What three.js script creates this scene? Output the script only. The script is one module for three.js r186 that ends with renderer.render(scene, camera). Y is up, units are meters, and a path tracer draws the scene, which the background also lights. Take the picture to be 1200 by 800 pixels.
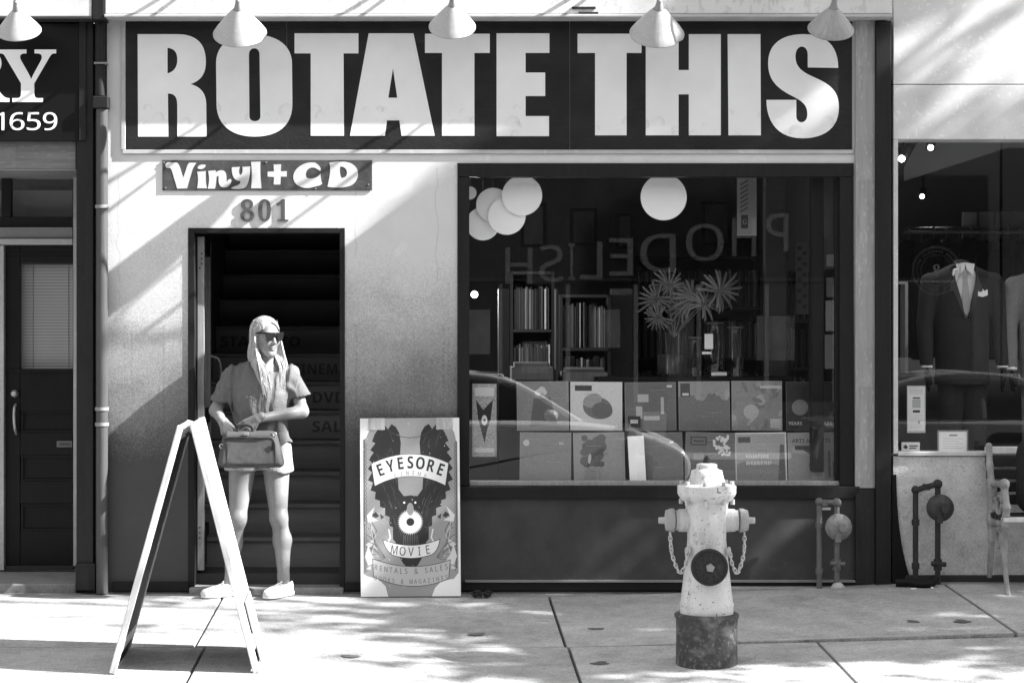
import * as THREE from 'three';
import { mergeGeometries, mergeVertices } from 'three/addons/utils/BufferGeometryUtils.js';
import { RoundedBoxGeometry } from 'three/addons/geometries/RoundedBoxGeometry.js';
import { TextGeometry } from 'three/addons/geometries/TextGeometry.js';
import { FontLoader } from 'three/addons/loaders/FontLoader.js';

// ------------------------------------------------------------------ camera, sky, sun, exposure
// Camera: across the street, 13 m from the shop wall (plane z = 0). Photo pixels (1200 x 800): horizon at y = 385, optical axis at x = 500.
const D = 13, F = 2509, CX = 500, HY = 385, EYE = 1.6;
const scene = new THREE.Scene();
const camera = new THREE.PerspectiveCamera(2 * Math.atan(400 / F) * 180 / Math.PI, 1.5, 0.1, 400);
camera.position.set(0, EYE, D);
camera.lookAt(0, EYE, 0);
camera.setViewOffset(1200, 800, 600 - CX, 400 - HY, 1200, 800);
camera.updateProjectionMatrix();
const renderer = new THREE.WebGLRenderer({ antialias: true });
renderer.setSize(1024, 682);
renderer.toneMapping = THREE.LinearToneMapping;
renderer.toneMappingExposure = 5.3;
renderer.shadowMap.enabled = true;
const SUN = new THREE.Vector3(4.9, 3.7, 1).normalize();          // towards the sun: low along the street from the right, read from the sandwich board's shadow
{ // black-and-white film: a grey sky, a little brighter near the horizon and round the sun
  const w = 128, h = 64, d = new Float32Array(w * h * 4);
  for (let j = 0; j < h; j++) for (let i = 0; i < w; i++) {
    const el = ((j + 0.5) / h - 0.5) * Math.PI, az = ((i + 0.5) / w - 0.5) * 2 * Math.PI;
    const v = new THREE.Vector3(Math.cos(el) * Math.cos(az), Math.sin(el), Math.cos(el) * Math.sin(az));
    const c = Math.max(0, v.dot(SUN));
    const L = el < 0 ? 0.12 : 0.24 + 0.12 * Math.pow(1 - Math.sin(el), 3) + 0.25 * Math.pow(c, 10);
    d.set([L, L, L, 1], (j * w + i) * 4);
  }
  const t = new THREE.DataTexture(d, w, h, THREE.RGBAFormat, THREE.FloatType);
  t.mapping = THREE.EquirectangularReflectionMapping; t.magFilter = THREE.LinearFilter; t.needsUpdate = true;
  scene.background = t; scene.environment = t;
}
const sun = new THREE.DirectionalLight(0xffffff, 4.0);
sun.position.copy(SUN).multiplyScalar(30); sun.target.position.set(0, 0, 0);
sun.castShadow = true; sun.shadow.mapSize.set(4096, 4096);
Object.assign(sun.shadow.camera, { left: -16, right: 16, top: 16, bottom: -16, near: 1, far: 80 });
scene.add(sun, sun.target);

// ------------------------------------------------------------------ helpers
const wx = (px, z = 0) => (px - CX) * (D - z) / F;                 // photo pixel + depth of the wall it lies on -> metres
const wy = (py, z = 0) => EYE + (HY - py) * (D - z) / F;
const V = (x, y, z) => new THREE.Vector3(x, y, z);
const SLOPE = 0.045, rise = (x) => 0.075 * Math.min(1, Math.max(0, (x - 1.5) / 1.6)), groundY = (z, x = 0) => rise(x) - SLOPE * Math.max(0, z);    // pavement falls towards the kerb and climbs a little to the right
let rs = 12345;
const rnd = () => { rs = (rs + 0x6d2b79f5) | 0; let t = Math.imul(rs ^ (rs >>> 15), 1 | rs); t = (t + Math.imul(t ^ (t >>> 7), 61 | t)) ^ t; return ((t ^ (t >>> 14)) >>> 0) / 4294967296; };
const rr = (a, b) => a + (b - a) * rnd();
const clamp = (x, a = 0, b = 1) => Math.min(b, Math.max(a, x)), mix = (a, b, t) => a + (b - a) * t;
const sstep = (a, b, x) => { const t = clamp((x - a) / (b - a)); return t * t * (3 - 2 * t); };
const hash = (x, y) => { let h = Math.imul(x | 0, 374761393) ^ Math.imul(y | 0, 668265263); h = Math.imul(h ^ (h >>> 13), 1274126177); return ((h ^ (h >>> 16)) >>> 0) / 4294967296; };
function vn(x, y, per = 0) {
  const xi = Math.floor(x), yi = Math.floor(y), fx = x - xi, fy = y - yi, u = fx * fx * (3 - 2 * fx), v = fy * fy * (3 - 2 * fy);
  const m = per ? (a) => ((a % per) + per) % per : (a) => a;
  const a = hash(m(xi), m(yi)), b = hash(m(xi + 1), m(yi)), c = hash(m(xi), m(yi + 1)), d = hash(m(xi + 1), m(yi + 1));
  return a + (b - a) * u + (c - a) * v + (a - b - c + d) * u * v;
}
const fbm = (x, y, o = 4, per = 0) => { let s = 0, a = 0.5, n = 0; for (let i = 0; i < o; i++) { s += a * vn(x + i * 17.3 * (per ? 0 : 1), y + i * 9.1 * (per ? 0 : 1), per); n += a; x *= 2; y *= 2; per *= 2; a *= 0.5; } return s / n; };
const toS = (l) => (l <= 0.0031308 ? l * 12.92 : 1.055 * Math.pow(l, 1 / 2.4) - 0.055);
function tex(w, h, fn, data = false) {                            // fn(u, v) -> linear grey; v = 0 at the bottom
  const d = new Uint8Array(w * h * 4);
  for (let j = 0; j < h; j++) for (let i = 0; i < w; i++) {
    const l = clamp(fn((i + 0.5) / w, (j + 0.5) / h)), b = Math.round(255 * (data ? l : toS(l))), k = (j * w + i) * 4;
    d[k] = d[k + 1] = d[k + 2] = b; d[k + 3] = 255;
  }
  const t = new THREE.DataTexture(d, w, h); t.magFilter = THREE.LinearFilter; t.minFilter = THREE.LinearMipmapLinearFilter; t.generateMipmaps = true;
  t.wrapS = t.wrapT = THREE.RepeatWrapping; if (!data) t.colorSpace = THREE.SRGBColorSpace; t.needsUpdate = true;
  return t;
}
function canvasTex(w, h, draw) {
  const c = document.createElement('canvas'); c.width = w; c.height = h;
  const g = c.getContext('2d'); draw(g, w, h);
  const t = new THREE.CanvasTexture(c); t.colorSpace = THREE.SRGBColorSpace; t.needsUpdate = true; return t;
}
const grey = (l) => new THREE.Color().setRGB(l, l, l);
const css = (l) => { const b = Math.round(255 * toS(l)); return `rgb(${b},${b},${b})`; };
// dark things are matt weathered paint, rubber or cloth: little mirror shine
const mat = (l, roughness = 0.7, o = {}) => (l < 0.12 && roughness > 0.3 && !o.metalness ? new THREE.MeshPhysicalMaterial({ color: grey(l), roughness, specularIntensity: 0.35, ...o }) : new THREE.MeshStandardMaterial({ color: grey(l), roughness, ...o }));
function rep(t, n) { const c = t.clone(); c.repeat.set(n, n); c.needsUpdate = true; return c; }

// geometry helpers: boxes carry uv in metres
function bx(x0, x1, y0, y1, z0, z1) {
  const g = new THREE.BoxGeometry(x1 - x0, y1 - y0, z1 - z0); g.translate((x0 + x1) / 2, (y0 + y1) / 2, (z0 + z1) / 2);
  return uvm(g);
}
function uvm(g) {                                                  // box-projected uv in metres from positions and normals
  if (g.index) { const n = g.toNonIndexed(); g.index = null; g.attributes = n.attributes; }
  const p = g.attributes.position, n = g.attributes.normal, uv = new Float32Array(p.count * 2);
  for (let i = 0; i < p.count; i++) {
    const ax = Math.abs(n.getX(i)), ay = Math.abs(n.getY(i)), az = Math.abs(n.getZ(i));
    const [u, v] = ax > ay && ax > az ? [p.getZ(i), p.getY(i)] : ay > az ? [p.getX(i), p.getZ(i)] : [p.getX(i), p.getY(i)];
    uv[2 * i] = u; uv[2 * i + 1] = v;
  }
  g.setAttribute('uv', new THREE.BufferAttribute(uv, 2)); return g;
}
function rbx(x0, x1, y0, y1, z0, z1, r = 0.006, s = 2) {
  const g = new RoundedBoxGeometry(x1 - x0, y1 - y0, z1 - z0, s, Math.min(r, (x1 - x0) / 2.01, (y1 - y0) / 2.01, (z1 - z0) / 2.01)); g.translate((x0 + x1) / 2, (y0 + y1) / 2, (z0 + z1) / 2);
  return uvm(g);
}
const pb = (x0, x1, y0, y1, z0, z1, r = 0) => (r ? rbx : bx)(wx(x0, z1), wx(x1, z1), wy(y1, z1), wy(y0, z1), z0, z1, r);  // box whose front face fills photo pixels x0..x1, y0..y1 at depth z1
function tube(pts, r, seg = 10, n = 0) {                           // round bar through points
  const c = pts.length === 2 ? new THREE.LineCurve3(pts[0], pts[1]) : new THREE.CatmullRomCurve3(pts, false, 'centripetal');
  return new THREE.TubeGeometry(c, n || (pts.length === 2 ? 1 : pts.length * 6), r, seg, false);
}
function rod(a, b, r1, r2 = r1, seg = 14) {                        // capped cylinder from a to b
  const d = b.clone().sub(a), g = new THREE.CylinderGeometry(r2, r1, d.length(), seg);
  g.applyQuaternion(new THREE.Quaternion().setFromUnitVectors(V(0, 1, 0), d.clone().normalize())); g.translate((a.x + b.x) / 2, (a.y + b.y) / 2, (a.z + b.z) / 2); return g;
}
const ball = (c, r, s = 14) => { const g = new THREE.SphereGeometry(r, s, Math.ceil(s * 0.7)); g.translate(c.x, c.y, c.z); return g; };
const lathe = (pts, seg = 32) => new THREE.LatheGeometry(pts.map(([r, y]) => new THREE.Vector2(Math.max(r, 0.0001), y)), seg);
const join = (gs) => mergeGeometries(gs.map((g) => { const q = g.index ? g.toNonIndexed() : g.clone(); for (const k of Object.keys(q.attributes)) if (!['position', 'normal', 'uv'].includes(k)) q.deleteAttribute(k); q.morphAttributes = {}; return q; }));
function ext(shape, depth, z, bevel = 0, seg = 12) { const g = new THREE.ExtrudeGeometry(shape, { depth: depth - bevel, bevelEnabled: bevel > 0, bevelThickness: bevel, bevelSize: bevel * 0.6, bevelOffset: -bevel * 0.6, bevelSegments: 1, curveSegments: seg }); g.translate(0, 0, z); return g; }

const used = {};
const numbered = (n) => { used[n] = (used[n] ?? -1) + 1; return used[n] ? `${n}_${String(used[n]).padStart(3, '0')}` : n; };
function shade(o) { o.traverse((m) => { if (m.isMesh) { m.castShadow = true; m.receiveShadow = true; } }); return o; }
function tagIt(o, label, category, group) { o.userData.label = label; o.userData.category = category; if (group) o.userData.group = group; return o; }
function thing(name, label, category, group, pos) { const o = new THREE.Group(); o.name = numbered(name); tagIt(o, label, category, group); if (pos) o.position.copy(pos); scene.add(o); return o; }
function part(parent, name, geo, m) { const o = new THREE.Mesh(geo, m); o.name = name; o.castShadow = o.receiveShadow = true; parent.add(o); return o; }
function solo(name, label, category, geo, m, group) { const o = new THREE.Mesh(geo, m); o.name = numbered(name); o.castShadow = o.receiveShadow = true; tagIt(o, label, category, group); scene.add(o); return o; }
function structure(name, geo, m) { const o = geo ? new THREE.Mesh(geo, m) : new THREE.Group(); o.name = numbered(name); o.castShadow = o.receiveShadow = true; o.userData.kind = 'structure'; scene.add(o); return o; }

// signed-distance modelling: naive surface nets on a grid of cell h
function sdf(fn, lo, hi, h) {
  const n = [0, 1, 2].map((k) => Math.ceil((hi[k] - lo[k]) / h) + 1), [nx, ny, nz] = n, f = new Float32Array(nx * ny * nz), id = (i, j, k) => i + nx * (j + ny * k);
  for (let k = 0; k < nz; k++) for (let j = 0; j < ny; j++) for (let i = 0; i < nx; i++) f[id(i, j, k)] = fn(lo[0] + i * h, lo[1] + j * h, lo[2] + k * h);
  const vid = new Int32Array(nx * ny * nz).fill(-1), pos = [], idx = [];
  const C = [[0, 0, 0], [1, 0, 0], [0, 1, 0], [1, 1, 0], [0, 0, 1], [1, 0, 1], [0, 1, 1], [1, 1, 1]], E = [[0, 1], [2, 3], [4, 5], [6, 7], [0, 2], [1, 3], [4, 6], [5, 7], [0, 4], [1, 5], [2, 6], [3, 7]];
  for (let k = 0; k < nz - 1; k++) for (let j = 0; j < ny - 1; j++) for (let i = 0; i < nx - 1; i++) {
    const c = C.map(([a, b, d]) => f[id(i + a, j + b, k + d)]); let s = 0; for (const v of c) s += v < 0; if (s === 0 || s === 8) continue;
    let x = 0, y = 0, z = 0, m = 0;
    for (const [a, b] of E) if ((c[a] < 0) !== (c[b] < 0)) { const t = c[a] / (c[a] - c[b]); x += mix(C[a][0], C[b][0], t); y += mix(C[a][1], C[b][1], t); z += mix(C[a][2], C[b][2], t); m++; }
    vid[id(i, j, k)] = pos.length / 3; pos.push(lo[0] + (i + x / m) * h, lo[1] + (j + y / m) * h, lo[2] + (k + z / m) * h);
  }
  const quad = (a, b, c, d, flip) => { if (a < 0 || b < 0 || c < 0 || d < 0) return; flip ? idx.push(a, c, b, a, d, c) : idx.push(a, b, c, a, c, d); };
  for (let k = 1; k < nz - 1; k++) for (let j = 1; j < ny - 1; j++) for (let i = 1; i < nx - 1; i++) {
    const v = f[id(i, j, k)] < 0;
    if (v !== f[id(i + 1, j, k)] < 0) quad(vid[id(i, j - 1, k - 1)], vid[id(i, j, k - 1)], vid[id(i, j, k)], vid[id(i, j - 1, k)], !v);
    if (v !== f[id(i, j + 1, k)] < 0) quad(vid[id(i - 1, j, k - 1)], vid[id(i, j, k - 1)], vid[id(i, j, k)], vid[id(i - 1, j, k)], v);
    if (v !== f[id(i, j, k + 1)] < 0) quad(vid[id(i - 1, j - 1, k)], vid[id(i, j - 1, k)], vid[id(i, j, k)], vid[id(i - 1, j, k)], !v);
  }
  const g = new THREE.BufferGeometry(), nor = new Float32Array(pos.length), e = h * 0.5;
  for (let i = 0; i < pos.length; i += 3) { const [x, y, z] = [pos[i], pos[i + 1], pos[i + 2]]; const d = V(fn(x + e, y, z) - fn(x - e, y, z), fn(x, y + e, z) - fn(x, y - e, z), fn(x, y, z + e) - fn(x, y, z - e)).normalize(); nor[i] = d.x; nor[i + 1] = d.y; nor[i + 2] = d.z; }
  g.setAttribute('position', new THREE.Float32BufferAttribute(pos, 3)); g.setAttribute('normal', new THREE.BufferAttribute(nor, 3));
  const uv = new Float32Array(pos.length / 3 * 2); for (let i = 0; i < pos.length / 3; i++) { uv[2 * i] = pos[3 * i] + pos[3 * i + 2] * 0.7; uv[2 * i + 1] = pos[3 * i + 1]; }
  g.setAttribute('uv', new THREE.BufferAttribute(uv, 2)); g.setIndex(idx); return g;
}
const smin = (a, b, k) => { const h = Math.max(k - Math.abs(a - b), 0) / k; return Math.min(a, b) - h * h * k * 0.25; };
const smax = (a, b, k) => -smin(-a, -b, k);
function cap(x, y, z, a, b, ra, rb) {                              // tapered capsule
  const bxx = b.x - a.x, by = b.y - a.y, bz = b.z - a.z, px = x - a.x, py = y - a.y, pz = z - a.z;
  const t = clamp((px * bxx + py * by + pz * bz) / (bxx * bxx + by * by + bz * bz || 1e-9));
  return Math.hypot(px - bxx * t, py - by * t, pz - bz * t) - mix(ra, rb, t);
}
const ell = (x, y, z, c, rx, ry, rz) => { const k0 = Math.hypot((x - c.x) / rx, (y - c.y) / ry, (z - c.z) / rz), k1 = Math.hypot((x - c.x) / (rx * rx), (y - c.y) / (ry * ry), (z - c.z) / (rz * rz)); return k0 * (k0 - 1) / (k1 || 1e-9); };
const rboxd = (x, y, z, c, a, b, d, r) => { const qx = Math.abs(x - c.x) - a + r, qy = Math.abs(y - c.y) - b + r, qz = Math.abs(z - c.z) - d + r; return Math.hypot(Math.max(qx, 0), Math.max(qy, 0), Math.max(qz, 0)) + Math.min(Math.max(qx, qy, qz), 0) - r; };

// ------------------------------------------------------------------ shared textures
const grime = tex(512, 512, (u, v) => 0.78 + 0.3 * (fbm(u * 6, v * 6, 5, 6) - 0.5) + 0.12 * (hash(u * 512, v * 512) - 0.5) + (vn(u * 60, v * 60, 60) > 0.86 ? 0.12 : 0));
const fineBump = tex(512, 512, (u, v) => 0.5 + 0.6 * (fbm(u * 40, v * 40, 3, 40) - 0.5) + 0.25 * (fbm(u * 8, v * 8, 2, 8) - 0.5), true);
const streak = tex(512, 512, (u, v) => 0.75 + 0.35 * (fbm(u * 90, v * 5, 3) - 0.5) + 0.2 * (fbm(u * 7, v * 7, 4, 7) - 0.5) + (fbm(u * 160, v * 30, 2) > 0.74 ? 0.2 : 0));
const scuffed = tex(1024, 512, (u, v) => { const a = fbm(u * 12, v * 6, 5), b = vn(u * 300 + 40 * vn(u * 30, v * 30), v * 150), c = fbm(u * 40 + v * 60, v * 20 - u * 25, 3); return 0.55 + 0.5 * (a - 0.5) + (b > 0.8 ? 0.35 * (b - 0.8) * 5 * (a + 0.2) : 0) + 0.5 * Math.max(0, c - 0.6); });
const concrete = tex(1024, 1024, (u, v) => { const a = fbm(u * 5, v * 5, 5, 5), b = hash(u * 1024, v * 1024), c = vn(u * 240, v * 240, 240), s = fbm(u * 3 + 7, v * 3, 3); const k = fbm(u * 22, v * 22, 3, 22); let l = 0.74 + 0.42 * (a - 0.5) + 0.34 * (b - 0.5) + 0.3 * (c - 0.5) + 0.3 * (k - 0.5); if (k > 0.74) l *= 0.8; if (c > 0.92) l *= 0.55; if (s > 0.62) l *= 0.86; return l; });
const concreteBump = tex(512, 512, (u, v) => 0.5 + 0.5 * (vn(u * 160, v * 160, 160) - 0.5) + 0.3 * (fbm(u * 10, v * 10, 3, 10) - 0.5), true);
const fabricTex = tex(256, 256, (u, v) => 0.8 + 0.25 * (hash(u * 256, v * 256) - 0.5) + 0.12 * Math.sin(u * 400) * Math.sin(v * 400) + 0.2 * (fbm(u * 8, v * 8, 3, 8) - 0.5));
const woodTex = tex(512, 512, (u, v) => 0.75 + 0.3 * (fbm(u * 60, v * 3, 4) - 0.5) + 0.12 * (fbm(u * 6, v * 6, 3, 6) - 0.5));

const M = {
  dark: mat(0.014, 0.55, { map: grime, bumpMap: fineBump, bumpScale: 0.0008 }),
  darkPaint: mat(0.02, 0.5, { map: grime, bumpMap: fineBump, bumpScale: 0.0006 }),
  black: mat(0.006, 0.6, { map: grime }),
  white: mat(0.62, 0.6, { map: grime, bumpMap: fineBump, bumpScale: 0.0005 }),
  offwhite: mat(0.5, 0.65, { map: grime, bumpMap: fineBump, bumpScale: 0.0006 }),
  mid: mat(0.25, 0.6, { map: grime, bumpMap: fineBump, bumpScale: 0.0006 }),
  steel: mat(0.45, 0.35, { metalness: 0.7, map: grime }),
  alu: mat(0.5, 0.4, { metalness: 0.35, map: grime }),
  iron: mat(0.04, 0.55, { map: grime, bumpMap: fineBump, bumpScale: 0.001 }),
  interior: mat(0.13, 0.9, { map: grime }), interiorMid: mat(0.2, 0.9, { map: grime }),
  card: mat(0.92, 0.85),
  glass: new THREE.MeshPhysicalMaterial({ color: 0xffffff, roughness: 0.0, transmission: 1, thickness: 0, ior: 1.8 }),
  thinGlass: new THREE.MeshPhysicalMaterial({ color: 0xffffff, roughness: 0.0, transmission: 1, thickness: 0, ior: 1.5 }),
};
const loadFont = (n) => new FontLoader().loadAsync(`fonts/droid/droid_${n}.typeface.json`);
const fSerif = await loadFont('serif_bold'), fSans = await loadFont('sans_bold'), fSansR = await loadFont('sans_regular');
function text(s, font, x0, x1, y0, y1, z, depth = 0.004) {         // a letter or word stretched to fill the box x0..x1, y0..y1 in metres
  const g = new TextGeometry(s, { font, size: 1, depth: 1, curveSegments: 8, bevelEnabled: false }); g.computeBoundingBox(); const b = g.boundingBox;
  g.translate(-b.min.x, -b.min.y, 0); g.scale((x1 - x0) / (b.max.x - b.min.x), (y1 - y0) / (b.max.y - b.min.y), depth); g.translate(x0, y0, z); return g;
}

// ------------------------------------------------------------------ ground, pavement, road
structure('ground', (() => { const g = new THREE.PlaneGeometry(500, 500); g.rotateX(-Math.PI / 2); g.translate(0, -0.62, 0); return g; })(), mat(0.08, 0.95));
const slopeG = (g) => { const p = g.attributes.position; for (let i = 0; i < p.count; i++) p.setY(i, p.getY(i) + groundY(p.getZ(i), p.getX(i))); g.computeVertexNormals(); return g; };
{
  const walk = structure('sidewalk');
  const slabM = [0.40, 0.43, 0.41].map((l, i) => { const m = mat(l, 0.9, { map: rep(concrete, 0.5), bumpMap: rep(concreteBump, 1.1), bumpScale: 0.004 }); m.map.offset.set(i * 0.31, i * 0.17); return m; });
  part(walk, 'joint_bedding', slopeG(join([bx(-14, 1.5, -0.3, -0.04, 0, 4.06), bx(1.5, 3.1, -0.3, -0.04, 0, 4.06), bx(3.1, 16, -0.3, -0.04, 0, 4.06)])), mat(0.05, 0.95, { map: grime }));
  const rows = [
    [0.16, 1.712, [-14, -11, -8, -5, -3.15, -1.225, 0.735, 3.11, 5.1, 7, 9, 11, 13.5, 16], 0.014],
    [1.723, 3.36, [-14, -11, -8, -5, -3.2, -1.17, 0.748, 2.06, 3.98, 5.9, 7.8, 10, 12, 14, 16], 0.014],
    [3.368, 4.0, [-14, -10.5, -7, -4.4, -1.9, 0.7, 3.2, 5.7, 8.2, 10.7, 13.4, 16], 0.009],
  ];
  let k = 0;
  for (const [z0, z1, xs, gap] of rows) for (let i = 0; i + 1 < xs.length; i++) {
    const sk = (x) => x, g = rbx(sk(xs[i]) + gap / 2, sk(xs[i + 1]) - gap / 2, -0.11, rr(-0.0015, 0.0015), z0, z1, 0.006, 1);
    part(walk, 'slab', slopeG(g), slabM[k++ % 3]);
  }
  // expansion strip between pavement and shop fronts, patched with mortar
  part(walk, 'mortar_strip', slopeG(join([[-14, 1.5], [1.5, 3.1], [3.1, 16]].map(([a, c]) => bx(a, c, -0.1, -0.004, 0.0, 0.152)))), mat(0.3, 0.95, { map: rep(concrete, 0.9), bumpMap: rep(concreteBump, 2), bumpScale: 0.004 }));
  part(walk, 'kerb', slopeG(join([[-14, 1.5], [1.5, 3.1], [3.1, 16]].map(([a, c]) => bx(a, c, -0.2, 0.0, 4.006, 4.17)))), mat(0.34, 0.9, { map: concrete }));
  structure('road', bx(-60, 60, -0.6, -0.34, 4.172, 16.4), mat(0.06, 0.95, { map: rep(concrete, 0.7), bumpMap: concreteBump, bumpScale: 0.004 }));
  structure('sidewalk', bx(-60, 60, -0.6, -0.2, 16.402, 20.5), mat(0.33, 0.9, { map: rep(concrete, 0.5) }));
}

// ------------------------------------------------------------------ record shop building
const shop = thing('record_shop_building', 'pale painted shop front with dark window frame and open stair door', 'building');
const X0 = wx(125), X1 = wx(1046), DX0 = wx(222), DX1 = wx(403), DT = wy(268), WX0 = wx(537), WX1 = wx(1000), WT = wy(192), WB = wy(583), FZ = 0.17, FB = wy(20, FZ);
{
  // sprayed paint: light upper coat, darker coats below it laid on in ragged, speckled passes
  const cw = 1792, ch = 1344, H = 3.7;
  const paint = tex(cw, ch, (u, v) => {
    const X = X0 + u * (X1 - X0), Y = v * H, px = X * F / D + CX, py = HY - (Y - EYE) * F / D;
    const big = fbm(X * 2.2, Y * 2.2, 4), med = fbm(X * 9 + 5, Y * 7, 4), sp = hash(u * cw, v * ch), sp2 = vn(u * 700, v * 520);
    let l = 0.56 + 0.09 * (big - 0.5) + 0.06 * (med - 0.5) + 0.03 * (sp - 0.5);
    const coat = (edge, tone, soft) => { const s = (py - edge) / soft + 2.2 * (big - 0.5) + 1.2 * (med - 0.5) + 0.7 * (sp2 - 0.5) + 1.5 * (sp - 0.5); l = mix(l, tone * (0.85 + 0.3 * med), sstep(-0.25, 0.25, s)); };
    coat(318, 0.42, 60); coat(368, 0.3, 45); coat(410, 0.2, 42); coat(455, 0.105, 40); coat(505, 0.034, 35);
    // hairline cracks, filled patches and paint runs in the plaster
    for (const [cx, y0, y1, a] of [[417, 222, 300, 3], [138, 206, 330, 5], [176, 232, 262, 8], [512, 196, 330, 4], [212, 300, 420, 3]]) if (py > y0 && py < y1 && Math.abs(px - cx - a * (vn(py * 0.07, cx) - 0.5) - 1.2 * (vn(py * 0.5, cx) - 0.5)) < 0.55) l *= 0.8;
    if (fbm(X * 5 + 31, Y * 4 + 7, 3) > 0.66) l *= 1.06; if (vn(px * 0.35, 3.3) > 0.78 && py > 380 && py < 430 + 160 * vn(px * 0.35, 9.1) && sp2 > 0.35) l *= 0.86;
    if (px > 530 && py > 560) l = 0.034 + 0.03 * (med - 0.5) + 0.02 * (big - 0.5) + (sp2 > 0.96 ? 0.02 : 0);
    if (py > 650 && sp2 > 0.93 - 0.002 * (py - 650) && med > 0.56) l += 0.04;
    return l;
  });
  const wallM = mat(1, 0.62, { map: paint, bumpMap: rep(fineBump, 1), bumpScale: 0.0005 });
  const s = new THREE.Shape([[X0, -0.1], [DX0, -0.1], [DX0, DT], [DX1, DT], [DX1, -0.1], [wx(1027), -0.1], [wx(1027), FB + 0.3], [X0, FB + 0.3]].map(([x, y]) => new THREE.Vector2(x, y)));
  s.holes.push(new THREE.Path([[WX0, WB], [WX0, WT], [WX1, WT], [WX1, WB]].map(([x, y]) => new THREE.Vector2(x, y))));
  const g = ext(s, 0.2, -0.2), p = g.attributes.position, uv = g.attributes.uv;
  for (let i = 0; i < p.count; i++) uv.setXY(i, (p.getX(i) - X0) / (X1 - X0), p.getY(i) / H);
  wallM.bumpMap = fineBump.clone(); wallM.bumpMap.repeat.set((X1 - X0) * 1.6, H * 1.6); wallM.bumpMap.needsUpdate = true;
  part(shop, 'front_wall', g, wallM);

  // upper storeys, above the frame
  const brickM = mat(0.3, 0.85, { map: grime });
  part(shop, 'upper_wall', bx(X0, X1, FB + 0.85, 7.2, -0.3, 0.0), brickM);
  part(shop, 'roof', bx(X0, X1, 7.2, 7.35, -7, 0.05), mat(0.1));
  // fascia of painted boards over the sign, peeling in places
  const peel = tex(1024, 256, (u, v) => { const a = fbm(u * 40, v * 8, 5), b = fbm(u * 9, v * 3, 3), c = fbm(u * 120, v * 14, 3); let l = 0.58 + 0.1 * (b - 0.5); if (a > 0.64 && b > 0.55) l = 0.28 + 0.3 * c; else if (c > 0.66) l *= 0.84; return l + 0.03 * (hash(u * 1024, v * 256) - 0.5); });
  const peelM = mat(1, 0.65, { map: rep(peel, 1), bumpMap: rep(fineBump, 2), bumpScale: 0.001 }); peelM.map.repeat.set(0.33, 1.3);
  const dy = 0.175;
  for (let k = 0; k < 4; k++) part(shop, 'fascia_board', rbx(wx(123, FZ), wx(1046, FZ), FB + 0.02 + k * dy, FB + 0.018 + (k + 1) * dy, 0.003, FZ, 0.004, 1), peelM);
  part(shop, 'fascia_lip', rbx(wx(122, FZ), wx(1046, FZ), FB, FB + 0.017, 0.003, FZ + 0.012, 0.004, 1), M.offwhite);
  part(shop, 'cornice', rbx(X0 - 0.02, X1 + 0.02, FB + 0.75, FB + 0.84, -0.1, 0.34, 0.01, 1), M.offwhite);
  // split board end and scrap of torn paint near the middle of the fascia
  for (const [a, b, c, e] of [[672, 700, 8, 11], [676, 699, 13, 15.5], [683, 698, 16, 18]]) part(shop, 'paint_flake', (() => { const q = pb(a, b, c, e, FZ + 0.001, FZ + 0.009, 0.002); q.rotateZ(rr(-0.004, 0.004)); return q; })(), M.iron);

  // right-hand pilaster boards
  part(shop, 'pilaster_board', pb(1003, 1026, 24, 572, 0.003, 0.03, 0.004), mat(0.36, 0.6, { map: rep(streak, 0.8), bumpMap: fineBump, bumpScale: 0.0008 }));
  part(shop, 'pilaster_base', pb(1003, 1026, 573, 688, 0.003, 0.034, 0.004), mat(0.03, 0.6, { map: streak }));
  part(shop, 'corner_board', pb(1027, 1045, 24, 690, -0.1, 0.055, 0.006), mat(0.02, 0.5, { map: rep(streak, 0.8) }));
  // dark plinth; thin ledge in a paler tone for its lit top edge
  part(shop, 'plinth', pb(405, 1026, 683, 692, -0.05, 0.035, 0.004), M.dark);
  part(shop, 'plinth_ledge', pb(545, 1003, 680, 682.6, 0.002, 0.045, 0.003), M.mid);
  part(shop, 'plinth', pb(131, 221, 682, 693, -0.05, 0.03, 0.004), M.dark);
  part(shop, 'sill_footing', pb(836, 1003, 689, 697, 0.02, 0.13, 0.008), mat(0.35, 0.9, { map: rep(concrete, 1) }));

  // shop window: frame members, sill, glass
  const fr = mat(0.017, 0.5, { map: rep(streak, 0.9), bumpMap: fineBump, bumpScale: 0.0008 });
  const win = new THREE.Group(); win.name = 'shop_window'; shop.add(win);
  part(win, 'head_frame', pb(536, 1001, 191, 207, -0.09, 0.014, 0.004), fr);
  part(win, 'jamb', pb(536, 550, 207.4, 569, -0.09, 0.011, 0.004), fr);
  part(win, 'jamb', pb(985, 1001, 207.4, 569, -0.09, 0.011, 0.004), fr);
  part(win, 'bead', pb(979.5, 984.6, 209, 563, -0.085, -0.03, 0.003), fr);
  part(win, 'bottom_rail', pb(550.5, 984, 563.5, 569, -0.085, -0.012, 0.003), mat(0.32, 0.45, { map: rep(streak, 0.8) }));
  { const q = new THREE.Shape([[wx(536, 0.035), wy(570, 0.035)], [wx(1008, 0.035), wy(570, 0.035)], [wx(1008, 0.035), wy(577, 0.035)], [wx(999, 0.035), wy(584, 0.035)], [wx(536, 0.035), wy(584, 0.035)]].map(([x, y]) => new THREE.Vector2(x, y))); part(win, 'sill', uvm(ext(q, 0.125, -0.09, 0.003)), fr); }
  { const q = new THREE.PlaneGeometry(wx(986) - wx(549), wy(206) - wy(566)); q.translate((wx(986) + wx(549)) / 2, (wy(206) + wy(566)) / 2, -0.055); part(win, 'glass', q, M.glass); }

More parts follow.
